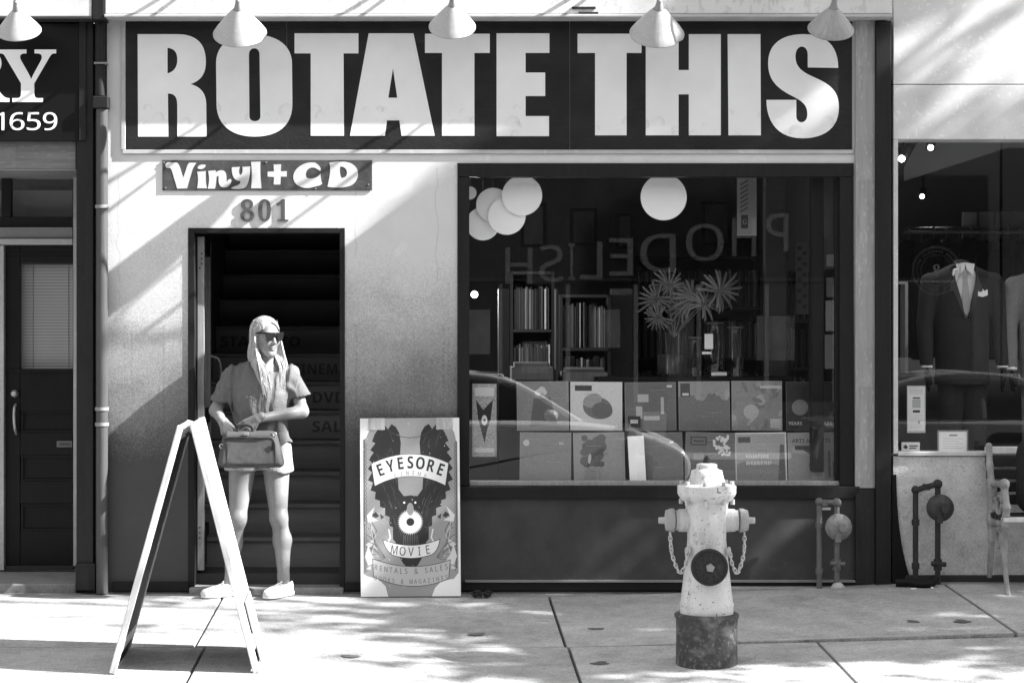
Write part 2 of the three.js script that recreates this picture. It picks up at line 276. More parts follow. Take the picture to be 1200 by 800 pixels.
  // rooms behind: shop floor and stair hall
  const R0 = WX0 - 0.25, R1 = X1 - 0.05, H0 = DX0 - 0.06, H1 = DX1 + 0.06;
  part(shop, 'room_floor', bx(R0, R1, -0.1, 0.02, -6, -0.2), mat(0.1, 0.7, { map: woodTex }));
  part(shop, 'room_ceiling', bx(R0, R1, 3.05, 3.15, -6, -0.2), M.interior);
  part(shop, 'room_wall', bx(R0, R1, 0.02, 3.05, -6.1, -6), M.interiorMid);
  part(shop, 'room_wall', bx(R0 - 0.08, R0, -0.1, 3.15, -6.1, -0.2), M.interior);
  part(shop, 'room_wall', bx(R1, R1 + 0.04, -0.1, 3.15, -6.1, -0.2), M.interior);
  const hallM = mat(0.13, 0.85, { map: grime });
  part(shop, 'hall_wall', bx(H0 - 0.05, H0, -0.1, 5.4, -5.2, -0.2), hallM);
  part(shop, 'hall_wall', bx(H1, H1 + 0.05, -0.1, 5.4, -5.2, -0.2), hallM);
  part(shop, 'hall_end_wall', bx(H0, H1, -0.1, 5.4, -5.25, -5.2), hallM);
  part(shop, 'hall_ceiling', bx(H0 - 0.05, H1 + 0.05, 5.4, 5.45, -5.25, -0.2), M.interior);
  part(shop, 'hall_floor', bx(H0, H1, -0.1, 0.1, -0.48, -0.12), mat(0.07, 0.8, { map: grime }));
  part(shop, 'door_step', slopeG(rbx(DX0, DX1, -0.1, 0.035, -0.118, 0.05, 0.012, 2)), mat(0.3, 0.9, { map: rep(concrete, 1) }));

  // stairs rising away from the street, with lettering on four risers
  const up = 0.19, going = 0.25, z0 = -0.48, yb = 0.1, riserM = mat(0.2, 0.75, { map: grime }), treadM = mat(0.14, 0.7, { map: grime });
  const words = { 7: ['STAIRS TO', 0.3, '↑'], 6: ['EYESORE CINEMA', 0.5], 5: ['DVD', 0.78], 4: ['SALES', 0.84] };
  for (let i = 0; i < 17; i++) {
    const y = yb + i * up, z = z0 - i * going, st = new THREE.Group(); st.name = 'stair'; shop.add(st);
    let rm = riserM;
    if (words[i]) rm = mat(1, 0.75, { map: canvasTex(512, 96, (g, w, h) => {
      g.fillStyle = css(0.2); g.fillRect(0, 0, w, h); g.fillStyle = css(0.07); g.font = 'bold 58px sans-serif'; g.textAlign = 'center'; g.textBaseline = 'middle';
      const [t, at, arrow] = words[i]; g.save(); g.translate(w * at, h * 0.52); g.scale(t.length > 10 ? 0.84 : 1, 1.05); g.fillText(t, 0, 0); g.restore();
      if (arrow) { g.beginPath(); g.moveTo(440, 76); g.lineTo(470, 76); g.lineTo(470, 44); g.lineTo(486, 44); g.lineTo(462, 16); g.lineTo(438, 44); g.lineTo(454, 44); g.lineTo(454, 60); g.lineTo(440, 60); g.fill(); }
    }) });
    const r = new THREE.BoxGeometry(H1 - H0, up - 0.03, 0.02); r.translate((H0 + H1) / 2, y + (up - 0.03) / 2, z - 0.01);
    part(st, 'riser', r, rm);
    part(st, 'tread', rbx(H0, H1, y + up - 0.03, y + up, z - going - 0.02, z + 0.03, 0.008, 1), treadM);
  }

  // door frame
  const df = mat(0.014, 0.5, { map: streak, bumpMap: fineBump, bumpScale: 0.0008 });
  const fr2 = new THREE.Group(); fr2.name = 'door_frame'; shop.add(fr2);
  part(fr2, 'jamb', pb(220, 227.5, 267, 688, -0.2, 0.008, 0.003), df);
  part(fr2, 'jamb', pb(398, 404, 267, 690, -0.2, 0.008, 0.003), df);
  part(fr2, 'head', pb(227.8, 397.7, 267, 273, -0.2, 0.008, 0.003), df);
  // glazed door swung fully inwards against the left wall of the hall
  const door = new THREE.Group(); door.name = 'glazed_door'; shop.add(door);
  const hz = -0.11, L = 0.86, dx0 = wx(231, hz), dxw = 0.042, y0 = 0.12, y1 = wy(277, hz);
  door.position.set(dx0, 0, hz); door.rotation.y = 0.05;
  const dm = mat(0.4, 0.4, { metalness: 0.3, map: rep(streak, 1) });
  part(door, 'stile', rbx(0, dxw, y0, y1, -0.09, 0, 0.003), dm);
  part(door, 'stile', rbx(0, dxw, y0, y1, -L, -L + 0.09, 0.003), dm);
  part(door, 'rail', rbx(0.002, dxw - 0.002, y0, y0 + 0.24, -L + 0.091, -0.091, 0.003), M.dark);
  part(door, 'rail', rbx(0.002, dxw - 0.002, 1.0, 1.09, -L + 0.091, -0.091, 0.003), M.dark);
  part(door, 'rail', rbx(0.002, dxw - 0.002, y1 - 0.1, y1, -L + 0.091, -0.091, 0.003), M.dark);
  part(door, 'glass', (() => { const g = new THREE.PlaneGeometry(L - 0.18, 1); g.rotateY(Math.PI / 2); g.scale(1, y1 - y0 - 0.3, 1); g.translate(dxw / 2, (y0 + y1) / 2 + 0.05, -L / 2); return g; })(), M.thinGlass);
  part(door, 'pull_handle', tube([V(dxw, 1.15, -L + 0.05), V(dxw + 0.05, 1.17, -L + 0.05), V(dxw + 0.05, 1.4, -L + 0.05), V(dxw, 1.42, -L + 0.05)], 0.01), M.steel);
  for (const y of [1.15, 1.42]) part(door, 'handle_bolt', ball(V(dxw + 0.006, y, -L + 0.05), 0.014), M.steel);
  for (const [a, b] of [[297, 0], [303, 0], [309, 0], [314, 0], [618, 0], [624, 0], [630, 0]]) part(door, 'lock_hole', rod(V(0.021 + (a % 2 ? 0.006 : -0.006), wy(a, hz), 0.0005), V(0.021 + (a % 2 ? 0.006 : -0.006), wy(a, hz), 0.003), 0.005), M.black);
}

// ------------------------------------------------------------------ main sign: painted board with eleven painted letters
{
  const sg = thing('shop_sign', 'long dark sign board with large pale block letters above the window', 'sign');
  const z = 0.009;
  const boardM = mat(0.03, 0.45, { map: (() => { const t = scuffed.clone(); t.repeat.set(0.5, 0.9); t.needsUpdate = true; return t; })(), bumpMap: rep(fineBump, 1.5), bumpScale: 0.0018 });
  for (const [p, q] of [[147, 335.6], [336.2, 667.6], [668.2, 999]]) part(sg, 'board_panel', pb(p, q, 25, 175, 0.002, z), boardM);
  const trimM = M.offwhite;
  part(sg, 'trim', pb(143, 1001, 175.4, 180, 0.002, 0.014, 0.003), trimM);
  part(sg, 'trim', pb(141.5, 146.6, 23, 175.2, 0.002, 0.014, 0.003), trimM);
  part(sg, 'trim', pb(141.5, 1001, 20, 24.6, 0.002, 0.014, 0.003), trimM);
  const curls = []; for (let k = 0; k < 70; k++) curls.push([hash(k, 31), 0.03 + 0.26 * hash(k, 32) ** 1.5, 0.022 + 0.06 * hash(k, 33), hash(k, 34) < 0.5 ? 1 : -1]);
  const air = tex(2048, 300, (u, v) => { // airbrushed cloud puffs along the foot of the letters, different on each
    const b = fbm(u * 40, v * 6, 4); let l = 0.72 + 0.07 * (b - 0.5) + 0.03 * (hash(u * 2048, v * 300) - 0.5);
    for (const [cx, cy, r, s] of curls) { const dx = (u - cx) * 6.8; if (Math.abs(dx) > r * 1.3) continue; const d = Math.hypot(dx, v - cy) / r + 0.6 * (b - 0.5); if (d < 1 && v > cy - r * 0.35) l -= 0.1 * sstep(0.1, 1.0, d) * (0.6 + 0.4 * s * dx / r); }
    return l;
  });
  const letterM = mat(1, 0.55, { map: air, bumpMap: fineBump, bumpScale: 0.0005 });
  const Pt = (x, y) => [wx(x, z), wy(y, z)];
  const poly = (pts) => { const s = new THREE.Shape(); draw(s, pts); return s; };
  // a point [x, y] is a line; [x1, y1, x2, y2, x, y] a curve
  function draw(s, pts) { pts.forEach((p, i) => { const q = []; for (let k = 0; k < p.length; k += 2) q.push(...Pt(p[k], p[k + 1])); if (!i) s.moveTo(...q); else if (q.length === 2) s.lineTo(...q); else s.bezierCurveTo(...q); }); return s; }
  const glyphs = [
    [[[161, 40], [207, 40], [231, 40, 241, 52, 241, 72], [241, 86, 236, 94, 223, 98.5], [236, 102, 241.5, 110, 241.5, 124], [241.8, 160], [207.5, 160], [207.5, 124], [207.5, 113, 204, 109.5, 196.5, 109.5], [197, 160], [161.5, 160]], [[196, 56], [196, 86], [204, 84, 207.5, 78, 207.5, 70], [207.5, 61, 204, 57, 196, 56]]],
    [[[253, 74], [253, 52, 270, 40.5, 298, 40.5], [325, 40.5, 342, 54, 342, 74], [342.5, 122], [342.5, 147, 326, 160, 298, 160], [270, 160, 253.5, 145, 253.5, 122]], [[291.5, 64], [292, 136], [292, 144, 305, 144, 305, 136], [304, 64], [304, 54, 291.5, 54, 291.5, 64]]],
    [[[345, 39], [420, 39], [420, 62.5], [402.5, 62.5], [403, 159], [364, 159], [364, 62.5], [345, 62.5]]],
    [[[432, 39], [484.5, 39], [509.5, 159], [470.5, 159], [468, 141], [453.5, 141], [451, 159], [410, 159]], [[460.5, 80], [455, 114.5], [465.5, 114.5]]],
    [[[498, 39.5], [574, 39.5], [574, 62], [556, 62], [556, 159], [518, 159], [518, 62], [498, 62]]],
    [[[582, 39], [644, 39], [644, 62], [616, 62], [616, 85], [639, 85], [639, 112.5], [616, 112.5], [616, 136], [643.5, 136], [643.5, 159.5], [582, 159.5]]],
    [[[677, 39.5], [752, 39.5], [752, 62], [734.5, 62], [734.5, 158.5], [697.5, 158.5], [697.5, 62], [677, 62]]],
    [[[757, 40], [795.5, 40], [795.5, 82], [807.5, 82], [807.5, 40], [845, 40], [845, 158.5], [807.5, 158.5], [807.5, 110.5], [795.5, 110.5], [795.5, 158.5], [757, 158.5]]],
    [[[853, 40], [891.5, 40], [892, 158.5], [854, 158.5]]],
    [[[982.7, 79.5], [947, 79], [947, 64], [947, 51, 932.5, 51, 932.5, 66], [932.5, 82, 945, 86, 960, 93], [977, 101, 983.5, 110, 983.5, 126], [983.5, 150, 966, 162, 941, 162], [914, 162, 898.5, 145, 898.5, 117], [933.5, 117], [933.5, 136], [933.5, 146, 946.5, 146, 946.5, 134], [946.5, 122, 940, 118, 926, 111], [907, 101, 900.5, 90, 900.5, 74], [900.5, 51, 917, 40, 942, 40], [968, 40, 982.7, 53, 982.7, 79.5]]],
  ];
  for (const [outer, ...holes] of glyphs) {
    const s = poly(outer); for (const h of holes) s.holes.push(draw(new THREE.Path(), h));
    const g = ext(s, 0.0025, z - 0.001), p = g.attributes.position, uv = g.attributes.uv; g.computeBoundingBox(); const b = g.boundingBox;
    for (let i = 0; i < p.count; i++) uv.setXY(i, (p.getX(i) - wx(147, z)) / (wx(999, z) - wx(147, z)), (p.getY(i) - wy(163, z)) / 0.66);
    part(sg, 'letter', g, letterM);
  }
}
// small sign "Vinyl+CD"
{
  const sg = thing('hanging_name_board', 'small dark board with curly pale lettering above the stair door', 'sign');
  const z = 0.009;
  part(sg, 'board', pb(190, 436, 187.5, 223, 0.002, z, 0.002), mat(0.1, 0.5, { map: (() => { const t = scuffed.clone(); t.repeat.set(1.6, 2.4); t.needsUpdate = true; return t; })(), bumpMap: rep(fineBump, 2), bumpScale: 0.0012 }));
  const lm = mat(0.62, 0.55, { map: grime });
  const K = 4.528, Pt = (x, y) => [wx(180 + x / K, z), wy(180 + y / K, z)];
  function draw(s, pts) { pts.forEach((p, i) => { const q = []; for (let k = 0; k < p.length; k += 2) q.push(...Pt(p[k], p[k + 1])); if (!i) s.moveTo(...q); else if (q.length === 2) s.lineTo(...q); else s.bezierCurveTo(...q); }); return s; }
  const glyphs = [
    [[[62, 58], [66, 44, 84, 42, 96, 48], [118, 46], [130, 50, 136, 64, 142, 82], [156, 128], [172, 82], [176, 66, 180, 54, 190, 48], [226, 48], [222, 56, 214, 64, 206, 82], [176, 184], [124, 186], [96, 92], [90, 74, 82, 74, 74, 76], [64, 76, 60, 68, 62, 58]]],
    [[[230, 96], [276, 92], [274, 130, 276, 160, 282, 184], [230, 184], [236, 150, 236, 120, 230, 96]]],
    [[[232, 78], [230, 64, 254, 52, 276, 60], [274, 76, 254, 90, 232, 78]]],
    [[[288, 92], [326, 88], [332, 98], [346, 84, 380, 82, 384, 110], [388, 132, 384, 146, 388, 150], [392, 142, 400, 130, 410, 136], [416, 148, 404, 176, 378, 180], [346, 180, 342, 156, 344, 132], [346, 112, 334, 116, 332, 130], [330, 152, 330, 170, 324, 186], [286, 186], [294, 156, 296, 124, 288, 92]]],
    [[[414, 72], [456, 70], [452, 88, 450, 106, 458, 112], [470, 114, 474, 92, 470, 70], [512, 68], [510, 112, 506, 158, 486, 178], [470, 190, 432, 190, 410, 184], [420, 172, 446, 172, 458, 158], [462, 148, 458, 142, 452, 144], [424, 142, 412, 112, 414, 72]]],
    [[[516, 44], [566, 42], [564, 90, 566, 140, 572, 184], [516, 184], [522, 140, 522, 90, 516, 44]]],
    [[[636, 58], [676, 56], [674, 94], [706, 92], [706, 122], [674, 122], [672, 164], [636, 164], [638, 124], [604, 122], [604, 96], [638, 94]]],
    [[[884, 92], [892, 80, 880, 62, 858, 48], [806, 36, 738, 76, 740, 126], [742, 172, 800, 192, 842, 178], [870, 170, 890, 170, 894, 158], [888, 140, 884, 126, 886, 104], [872, 128, 838, 138, 812, 128], [800, 110, 808, 80, 838, 74], [858, 72, 866, 82, 884, 92]]],
    [[[932, 48], [970, 40, 1040, 34, 1068, 66], [1094, 94, 1088, 140, 1056, 164], [1022, 184, 960, 182, 922, 176], [930, 132, 944, 90, 932, 48]], [[990, 68], [986, 90, 988, 110, 996, 128], [1020, 130, 1030, 110, 1024, 90], [1018, 74, 1004, 68, 990, 68]]],
  ];
  glyphs.forEach(([outer, ...holes]) => { const s = draw(new THREE.Shape(), outer); for (const h of holes) s.holes.push(draw(new THREE.Path(), h)); part(sg, 'letter', uvm(ext(s, 0.0025, z - 0.001)), lm); });
  for (const [x, y] of [[194, 220], [370, 221], [432, 216], [312, 190], [192, 190]]) part(sg, 'screw', rod(V(wx(x, z), wy(y, z), z - 0.001), V(wx(x, z), wy(y, z), z + 0.003), 0.006, 0.006, 10), M.steel);
}
{ // house number
  const t = thing('house_number', 'raised dark metal street number fixed to the pale wall above the door', 'house number');
  const nm = mat(0.1, 0.45, { metalness: 0.3, map: grime });
  [['8', 281, 297], ['0', 302, 317], ['1', 323, 337.5]].forEach(([c, a, b]) => part(t, 'numeral', text(c, fSerif, wx(a, 0.03), wx(b, 0.03), wy(259, 0.03), wy(233, 0.03), 0.002, 0.01), nm));
}

// ------------------------------------------------------------------ gooseneck sign lamps
{
  const enamel = mat(0.46, 0.5, { map: grime }), armM = mat(0.3, 0.5, { map: grime }), tips = {};
  // photo x of the lamp, y of the rim centre, rim width in px, tilt of the shade towards the wall (deg), label
  const lamps = [
    [22, 37, 52, 34, 'white cone sign lamp hanging before the dark sign with serif letters'],
    [281, 40, 63, 37, 'white cone sign lamp hanging over the tops of the first and second big letters'],
    [530, 32, 55, 38, 'white cone sign lamp hanging before the third letter T of the long sign'],
    [770, 40, 64, 38, 'white cone sign lamp with dented rim hanging between the letters T and H'],
    [974, 35, 54, 36, 'greyish cone sign lamp hanging at the top of the last letter S'],
  ];
  lamps.forEach(([px, py, w, tilt, label], n) => {
    const zr = 0.37, R = w / 2 * (D - zr) / F, a = tilt * Math.PI / 180, o = thing('sign_lamp', label, 'lamp', 'sign lamps along the fascia'), H = R * 1.06;
    const x = wx(px, zr), y = wy(py, zr), ax = V(0, Math.cos(a), Math.sin(a));       // axis from rim to apex: up and outwards
    const sh = lathe([[R * 0.985, 0.004], [R, 0], [R * 1.005, 0.006], [R * 0.86, H * 0.24], [R * 0.6, H * 0.56], [R * 0.36, H * 0.84], [R * 0.22, H * 0.97], [R * 0.2, H]], 48);
    if (n === 3) { const p = sh.attributes.position; for (let i = 0; i < p.count; i++) { const t = Math.atan2(p.getZ(i), p.getX(i)); const d = Math.exp(-Math.pow((t - 0.7) / 0.16, 2)) * (1 - p.getY(i) / H) * 0.07 * R / 0.16; p.setX(i, p.getX(i) * (1 - d * 1.3)); p.setZ(i, p.getZ(i) * (1 - d * 1.3)); } sh.computeVertexNormals(); }
    const q = new THREE.Quaternion().setFromUnitVectors(V(0, 1, 0), ax); sh.applyQuaternion(q); sh.translate(x, y, zr);
    part(o, 'shade', sh, n === 4 ? mat(0.36, 0.45, { map: streak }) : enamel);
    const apex = V(x, y, zr).addScaledVector(ax, H), neck = apex.clone().addScaledVector(ax, 0.05);
    part(o, 'socket', join([rod(apex.clone().addScaledVector(ax, -0.012), neck, R * 0.2, 0.014, 18), ball(neck, 0.016)]), armM);
    const by = wy(-62, FZ), base = V(x, by, FZ + 0.004);
    part(o, 'wall_plate', rod(V(x, by, FZ - 0.001), V(x, by, FZ + 0.022), 0.05, 0.042, 20), enamel);
    const knee = V(x, by + 0.02, 0.64);
    part(o, 'gooseneck', tube([base, V(x, by + 0.16, 0.4), V(x, by + 0.27, 0.56), V(x, by + 0.24, 0.66), knee, V(x, (by + neck.y) / 2, (0.64 + neck.z) / 2), neck], 0.0105, 8, 40), armM);
    part(o, 'stay', tube([V(x, by - 0.01, FZ + 0.01), knee], 0.0105, 8), armM);
    part(o, 'bulb', ball(V(x, y, zr).addScaledVector(ax, H * 0.35), R * 0.24), mat(0.6, 0.2));
  });
}

// ------------------------------------------------------------------ left shop: pilaster, drain pipe, sign, recessed door
{
  const b = thing('panel_door_building', 'dark trimmed shop front with recessed panel door beside the drain pipe', 'building');
  const XL = -6.5, RZ = -0.7;                                       // recess depth
  const woodM = mat(0.018, 0.5, { map: rep(streak, 0.9), bumpMap: fineBump, bumpScale: 0.0008 });
  part(b, 'fascia', rbx(XL, wx(107, FZ), FB + 0.003, FB + 0.75, 0.003, FZ, 0.006, 1), M.white);
  part(b, 'fascia_lip', rbx(XL, wx(107, FZ), FB - 0.012, FB + 0.002, 0.003, FZ + 0.01, 0.003, 1), M.iron);
  part(b, 'upper_wall', bx(XL, X0 - 0.003, FB + 0.76, 7.0, -0.3, 0.0), mat(0.26, 0.85, { map: grime }));
  part(b, 'pilaster', pb(89, 109, 26, 690, -0.8, 0.05, 0.006), mat(0.022, 0.5, { map: rep(streak, 0.7), bumpMap: fineBump, bumpScale: 0.001 }));
  part(b, 'pilaster_foot', pb(88, 111, 660, 692, 0.0, 0.075, 0.006), woodM);
  part(b, 'pilaster_cap', pb(107.5, 122, -60, 23, 0.003, FZ + 0.005, 0.006), woodM);
  part(b, 'corner_post', rbx(wx(110.5), X0 - 0.002, -0.1, wy(24), -0.1, 0.012, 0.006, 1), woodM);
  const weather = mat(0.2, 0.7, { map: (() => { const t = streak.clone(); t.repeat.set(0.8, 0.8); t.rotation = Math.PI / 2; t.needsUpdate = true; return t; })(), bumpMap: fineBump, bumpScale: 0.001 });
  part(b, 'lintel', rbx(XL, wx(88.5), wy(198), wy(160), -0.3, 0.0, 0.004, 1), weather);
  part(b, 'soffit', bx(XL, wx(88.5), wy(199.5), wy(198.3), RZ - 0.1, -0.002), M.mid);
  part(b, 'signband_wall', bx(XL, wx(88.5), wy(159), FB + 0.7, -0.3, -0.002), M.dark);
  // casing strips of the door bay
  part(b, 'casing', pb(-40, 87, 200, 204.5, RZ, RZ + 0.06, 0.004), M.offwhite);
  part(b, 'casing', pb(85.5, 90.5, 205, 663, RZ, RZ + 0.09, 0.004), M.offwhite);
  part(b, 'casing', pb(-3, 4, 287.5, 668, RZ, RZ + 0.07, 0.004), M.offwhite);
  part(b, 'casing', pb(-3, 84.5, 279.5, 286.5, RZ, RZ + 0.07, 0.004), M.offwhite);
  part(b, 'transom_panel', pb(-60, 84.5, 266, 279, RZ - 0.02, RZ + 0.05, 0.004), M.mid);
  part(b, 'side_panel', pb(-220, -4, 280, 668, RZ - 0.05, RZ + 0.02, 0.004), woodM);
  part(b, 'floor', rbx(XL, wx(88.6), -0.1, 0.05, RZ - 0.2, -0.005, 0.01, 1), mat(0.26, 0.9, { map: rep(concrete, 0.8) }));
  part(b, 'threshold', pb(4, 86, 663, 668, RZ - 0.02, RZ + 0.05, 0.004), M.iron);
  const tw = new THREE.Group(); tw.name = 'transom_window'; b.add(tw);
  part(tw, 'rail', pb(-60, 84.5, 254, 265.5, RZ - 0.03, RZ + 0.03, 0.004), woodM);
  part(tw, 'rail', pb(-60, 84.5, 205, 208.5, RZ - 0.03, RZ + 0.03, 0.003), woodM);
  part(tw, 'stile', pb(1, 12.5, 209, 253.6, RZ - 0.03, RZ + 0.03, 0.004), woodM);
  part(tw, 'blind', pb(-60, 84.5, 223, 254, RZ - 0.09, RZ - 0.08), mat(0.2, 0.9));
  part(tw, 'glass', (() => { const g = new THREE.PlaneGeometry(1, 1); g.scale(wx(84.5, RZ) - wx(-60, RZ), wy(208, RZ) - wy(254, RZ), 1); g.translate((wx(84.5, RZ) + wx(-60, RZ)) / 2, (wy(208, RZ) + wy(254, RZ)) / 2, RZ); return g; })(), M.thinGlass);
  part(b, 'back_wall', bx(XL, wx(88), -0.1, 3.1, -2.3, -2.2), M.interior);
  // panelled door with blind behind its light
  const d = new THREE.Group(); d.name = 'panel_door'; b.add(d);
  const dz = RZ + 0.02, dm = mat(0.012, 0.4, { map: rep(streak, 0.8), bumpMap: fineBump, bumpScale: 0.0005 });
  const rail = (x0, x1, y0, y1, z1 = dz) => part(d, 'door_rail', pb(x0, x1, y0, y1, RZ - 0.03, z1, 0.004), dm);
  rail(4.5, 23, 288, 662.5); rail(23.2, 85, 288, 308); rail(23.2, 85, 432, 481); rail(23.2, 85, 507, 533); rail(23.2, 85, 564, 590); rail(23.2, 85, 622, 662.5);
  for (const [y0, y1] of [[481.4, 506.6], [533.4, 563.6], [590.4, 621.6]]) {
    part(d, 'door_panel', pb(23.4, 85, y0, y1, RZ - 0.03, dz - 0.022), dm);
    part(d, 'panel_moulding', join([pb(24, 85, y0, y0 + 2.5, dz - 0.02, dz - 0.006), pb(24, 85, y1 - 2.5, y1, dz - 0.02, dz - 0.004), pb(24, 27, y0 + 2.7, y1 - 2.7, dz - 0.02, dz - 0.006)]), dm);
  }
  part(d, 'window_moulding', join([pb(10, 85, 297, 299, dz, dz + 0.012), pb(10, 85, 433, 436, dz, dz + 0.015)]), dm);
  const slatM = mat(0.33, 0.6), slats = []; for (let y = 310; y < 431; y += 3.6) { const g = pb(22, 85, y, y + 3.1, RZ - 0.062, RZ - 0.06); g.rotateX(0); slats.push(g); }
  for (const g of slats) part(d, 'blind_slat', g, slatM);
  part(d, 'blind_cord', join([rod(V(wx(38.5, RZ - 0.058), wy(309, RZ), RZ - 0.057), V(wx(38.5, RZ - 0.058), wy(431, RZ), RZ - 0.057), 0.002), rod(V(wx(80, RZ - 0.058), wy(309, RZ), RZ - 0.057), V(wx(80, RZ - 0.058), wy(431, RZ), RZ - 0.057), 0.002)]), M.mid);
  part(d, 'door_glass', (() => { const g = new THREE.PlaneGeometry(wx(85, RZ) - wx(23, RZ), wy(308, RZ) - wy(432, RZ)); g.translate((wx(85, RZ) + wx(23, RZ)) / 2, (wy(308, RZ) + wy(432, RZ)) / 2, RZ - 0.015); return g; })(), M.thinGlass);
  part(d, 'knob', ball(V(wx(17.5, dz), wy(461, dz), dz + 0.025), 0.026, 18), M.steel);
  part(d, 'pull_handle', tube([V(wx(18, dz), wy(474, dz), dz), V(wx(18, dz), wy(478, dz), dz + 0.045), V(wx(18, dz), wy(490, dz), dz + 0.055), V(wx(18.5, dz), wy(502, dz), dz + 0.04), V(wx(18.5, dz), wy(508, dz), dz)], 0.009), M.alu);
  part(d, 'handle_plate', pb(15.5, 21.5, 471, 512, dz - 0.001, dz + 0.004, 0.002), dm);
  part(d, 'letter_slot', pb(66, 84, 516.5, 524, dz - 0.01, dz + 0.006, 0.003), mat(0.16, 0.35, { metalness: 0.5 }));
  part(d, 'slot_flap', pb(69, 82, 518.5, 522, dz + 0.006, dz + 0.009, 0.002), mat(0.08, 0.35, { metalness: 0.5 }));

  // drain pipe in the corner
  const p = thing('drain_pipe', 'grey round drain pipe strapped in the corner beside the pale wall', 'pipe');
  const pm = mat(0.085, 0.5, { map: rep(streak, 0.8), bumpMap: fineBump, bumpScale: 0.001 }), cx = wx(119, 0.06), r = 0.036;
  part(p, 'pipe', rod(V(cx, 0.0, 0.055), V(cx, wy(128, 0.06), 0.055), r, r, 24), pm);
  part(p, 'upper_pipe', rod(V(cx - 0.012, wy(112, 0.06), 0.055), V(cx - 0.012, FB - 0.004, 0.055), r * 0.85, r * 0.85, 20), M.darkPaint);
  part(p, 'coupling', rbx(cx - 0.052, cx + 0.043, wy(127.5, 0.06), wy(113, 0.06), 0.012, 0.1, 0.008), M.darkPaint);
  part(p, 'strap', pb(109.5, 124.5, 72.5, 74.5, 0.012, 0.098, 0.002), M.mid);
  for (const y of [478, 496, 241]) part(p, 'collar', rod(V(cx, wy(y + 3, 0.06), 0.055), V(cx, wy(y - 1, 0.06), 0.055), r + 0.006, r + 0.006, 24), M.mid);

  // sign of the left shop
  const s = thing('serif_sign_board', 'dark sign board with a white serif Y above small numerals', 'sign');
  part(s, 'board', rbx(XL, wx(92, 0.06), wy(165, 0.06), wy(27, 0.06), 0.0, 0.06, 0.004, 1), mat(0.008, 0.35, { map: grime }));
  part(s, 'frame', rbx(wx(92.5, 0.045), wx(101, 0.045), wy(165, 0.045), wy(24, 0.045), 0.051, 0.066, 0.004, 1), M.darkPaint);
  const wl = mat(0.8, 0.5), Z = 0.059;
  part(s, 'letter', text('Y', fSerif, wx(-2, 0.06), wx(65.5, 0.06), wy(119.5, 0.06), wy(58, 0.06), Z, 0.004), wl);
  part(s, 'letter', text('R', fSerif, wx(-62, 0.06), wx(10.5, 0.06), wy(119.5, 0.06), wy(58, 0.06), Z, 0.004), wl);
  [['1', -5, 4.5], ['6', 11, 28], ['5', 31, 47], ['9', 50, 66.5]].forEach(([c, a, e]) => part(s, 'numeral', text(c, fSansR, wx(a, 0.06), wx(e, 0.06), wy(152.5, 0.06), wy(131.5, 0.06), Z, 0.004), wl));
}

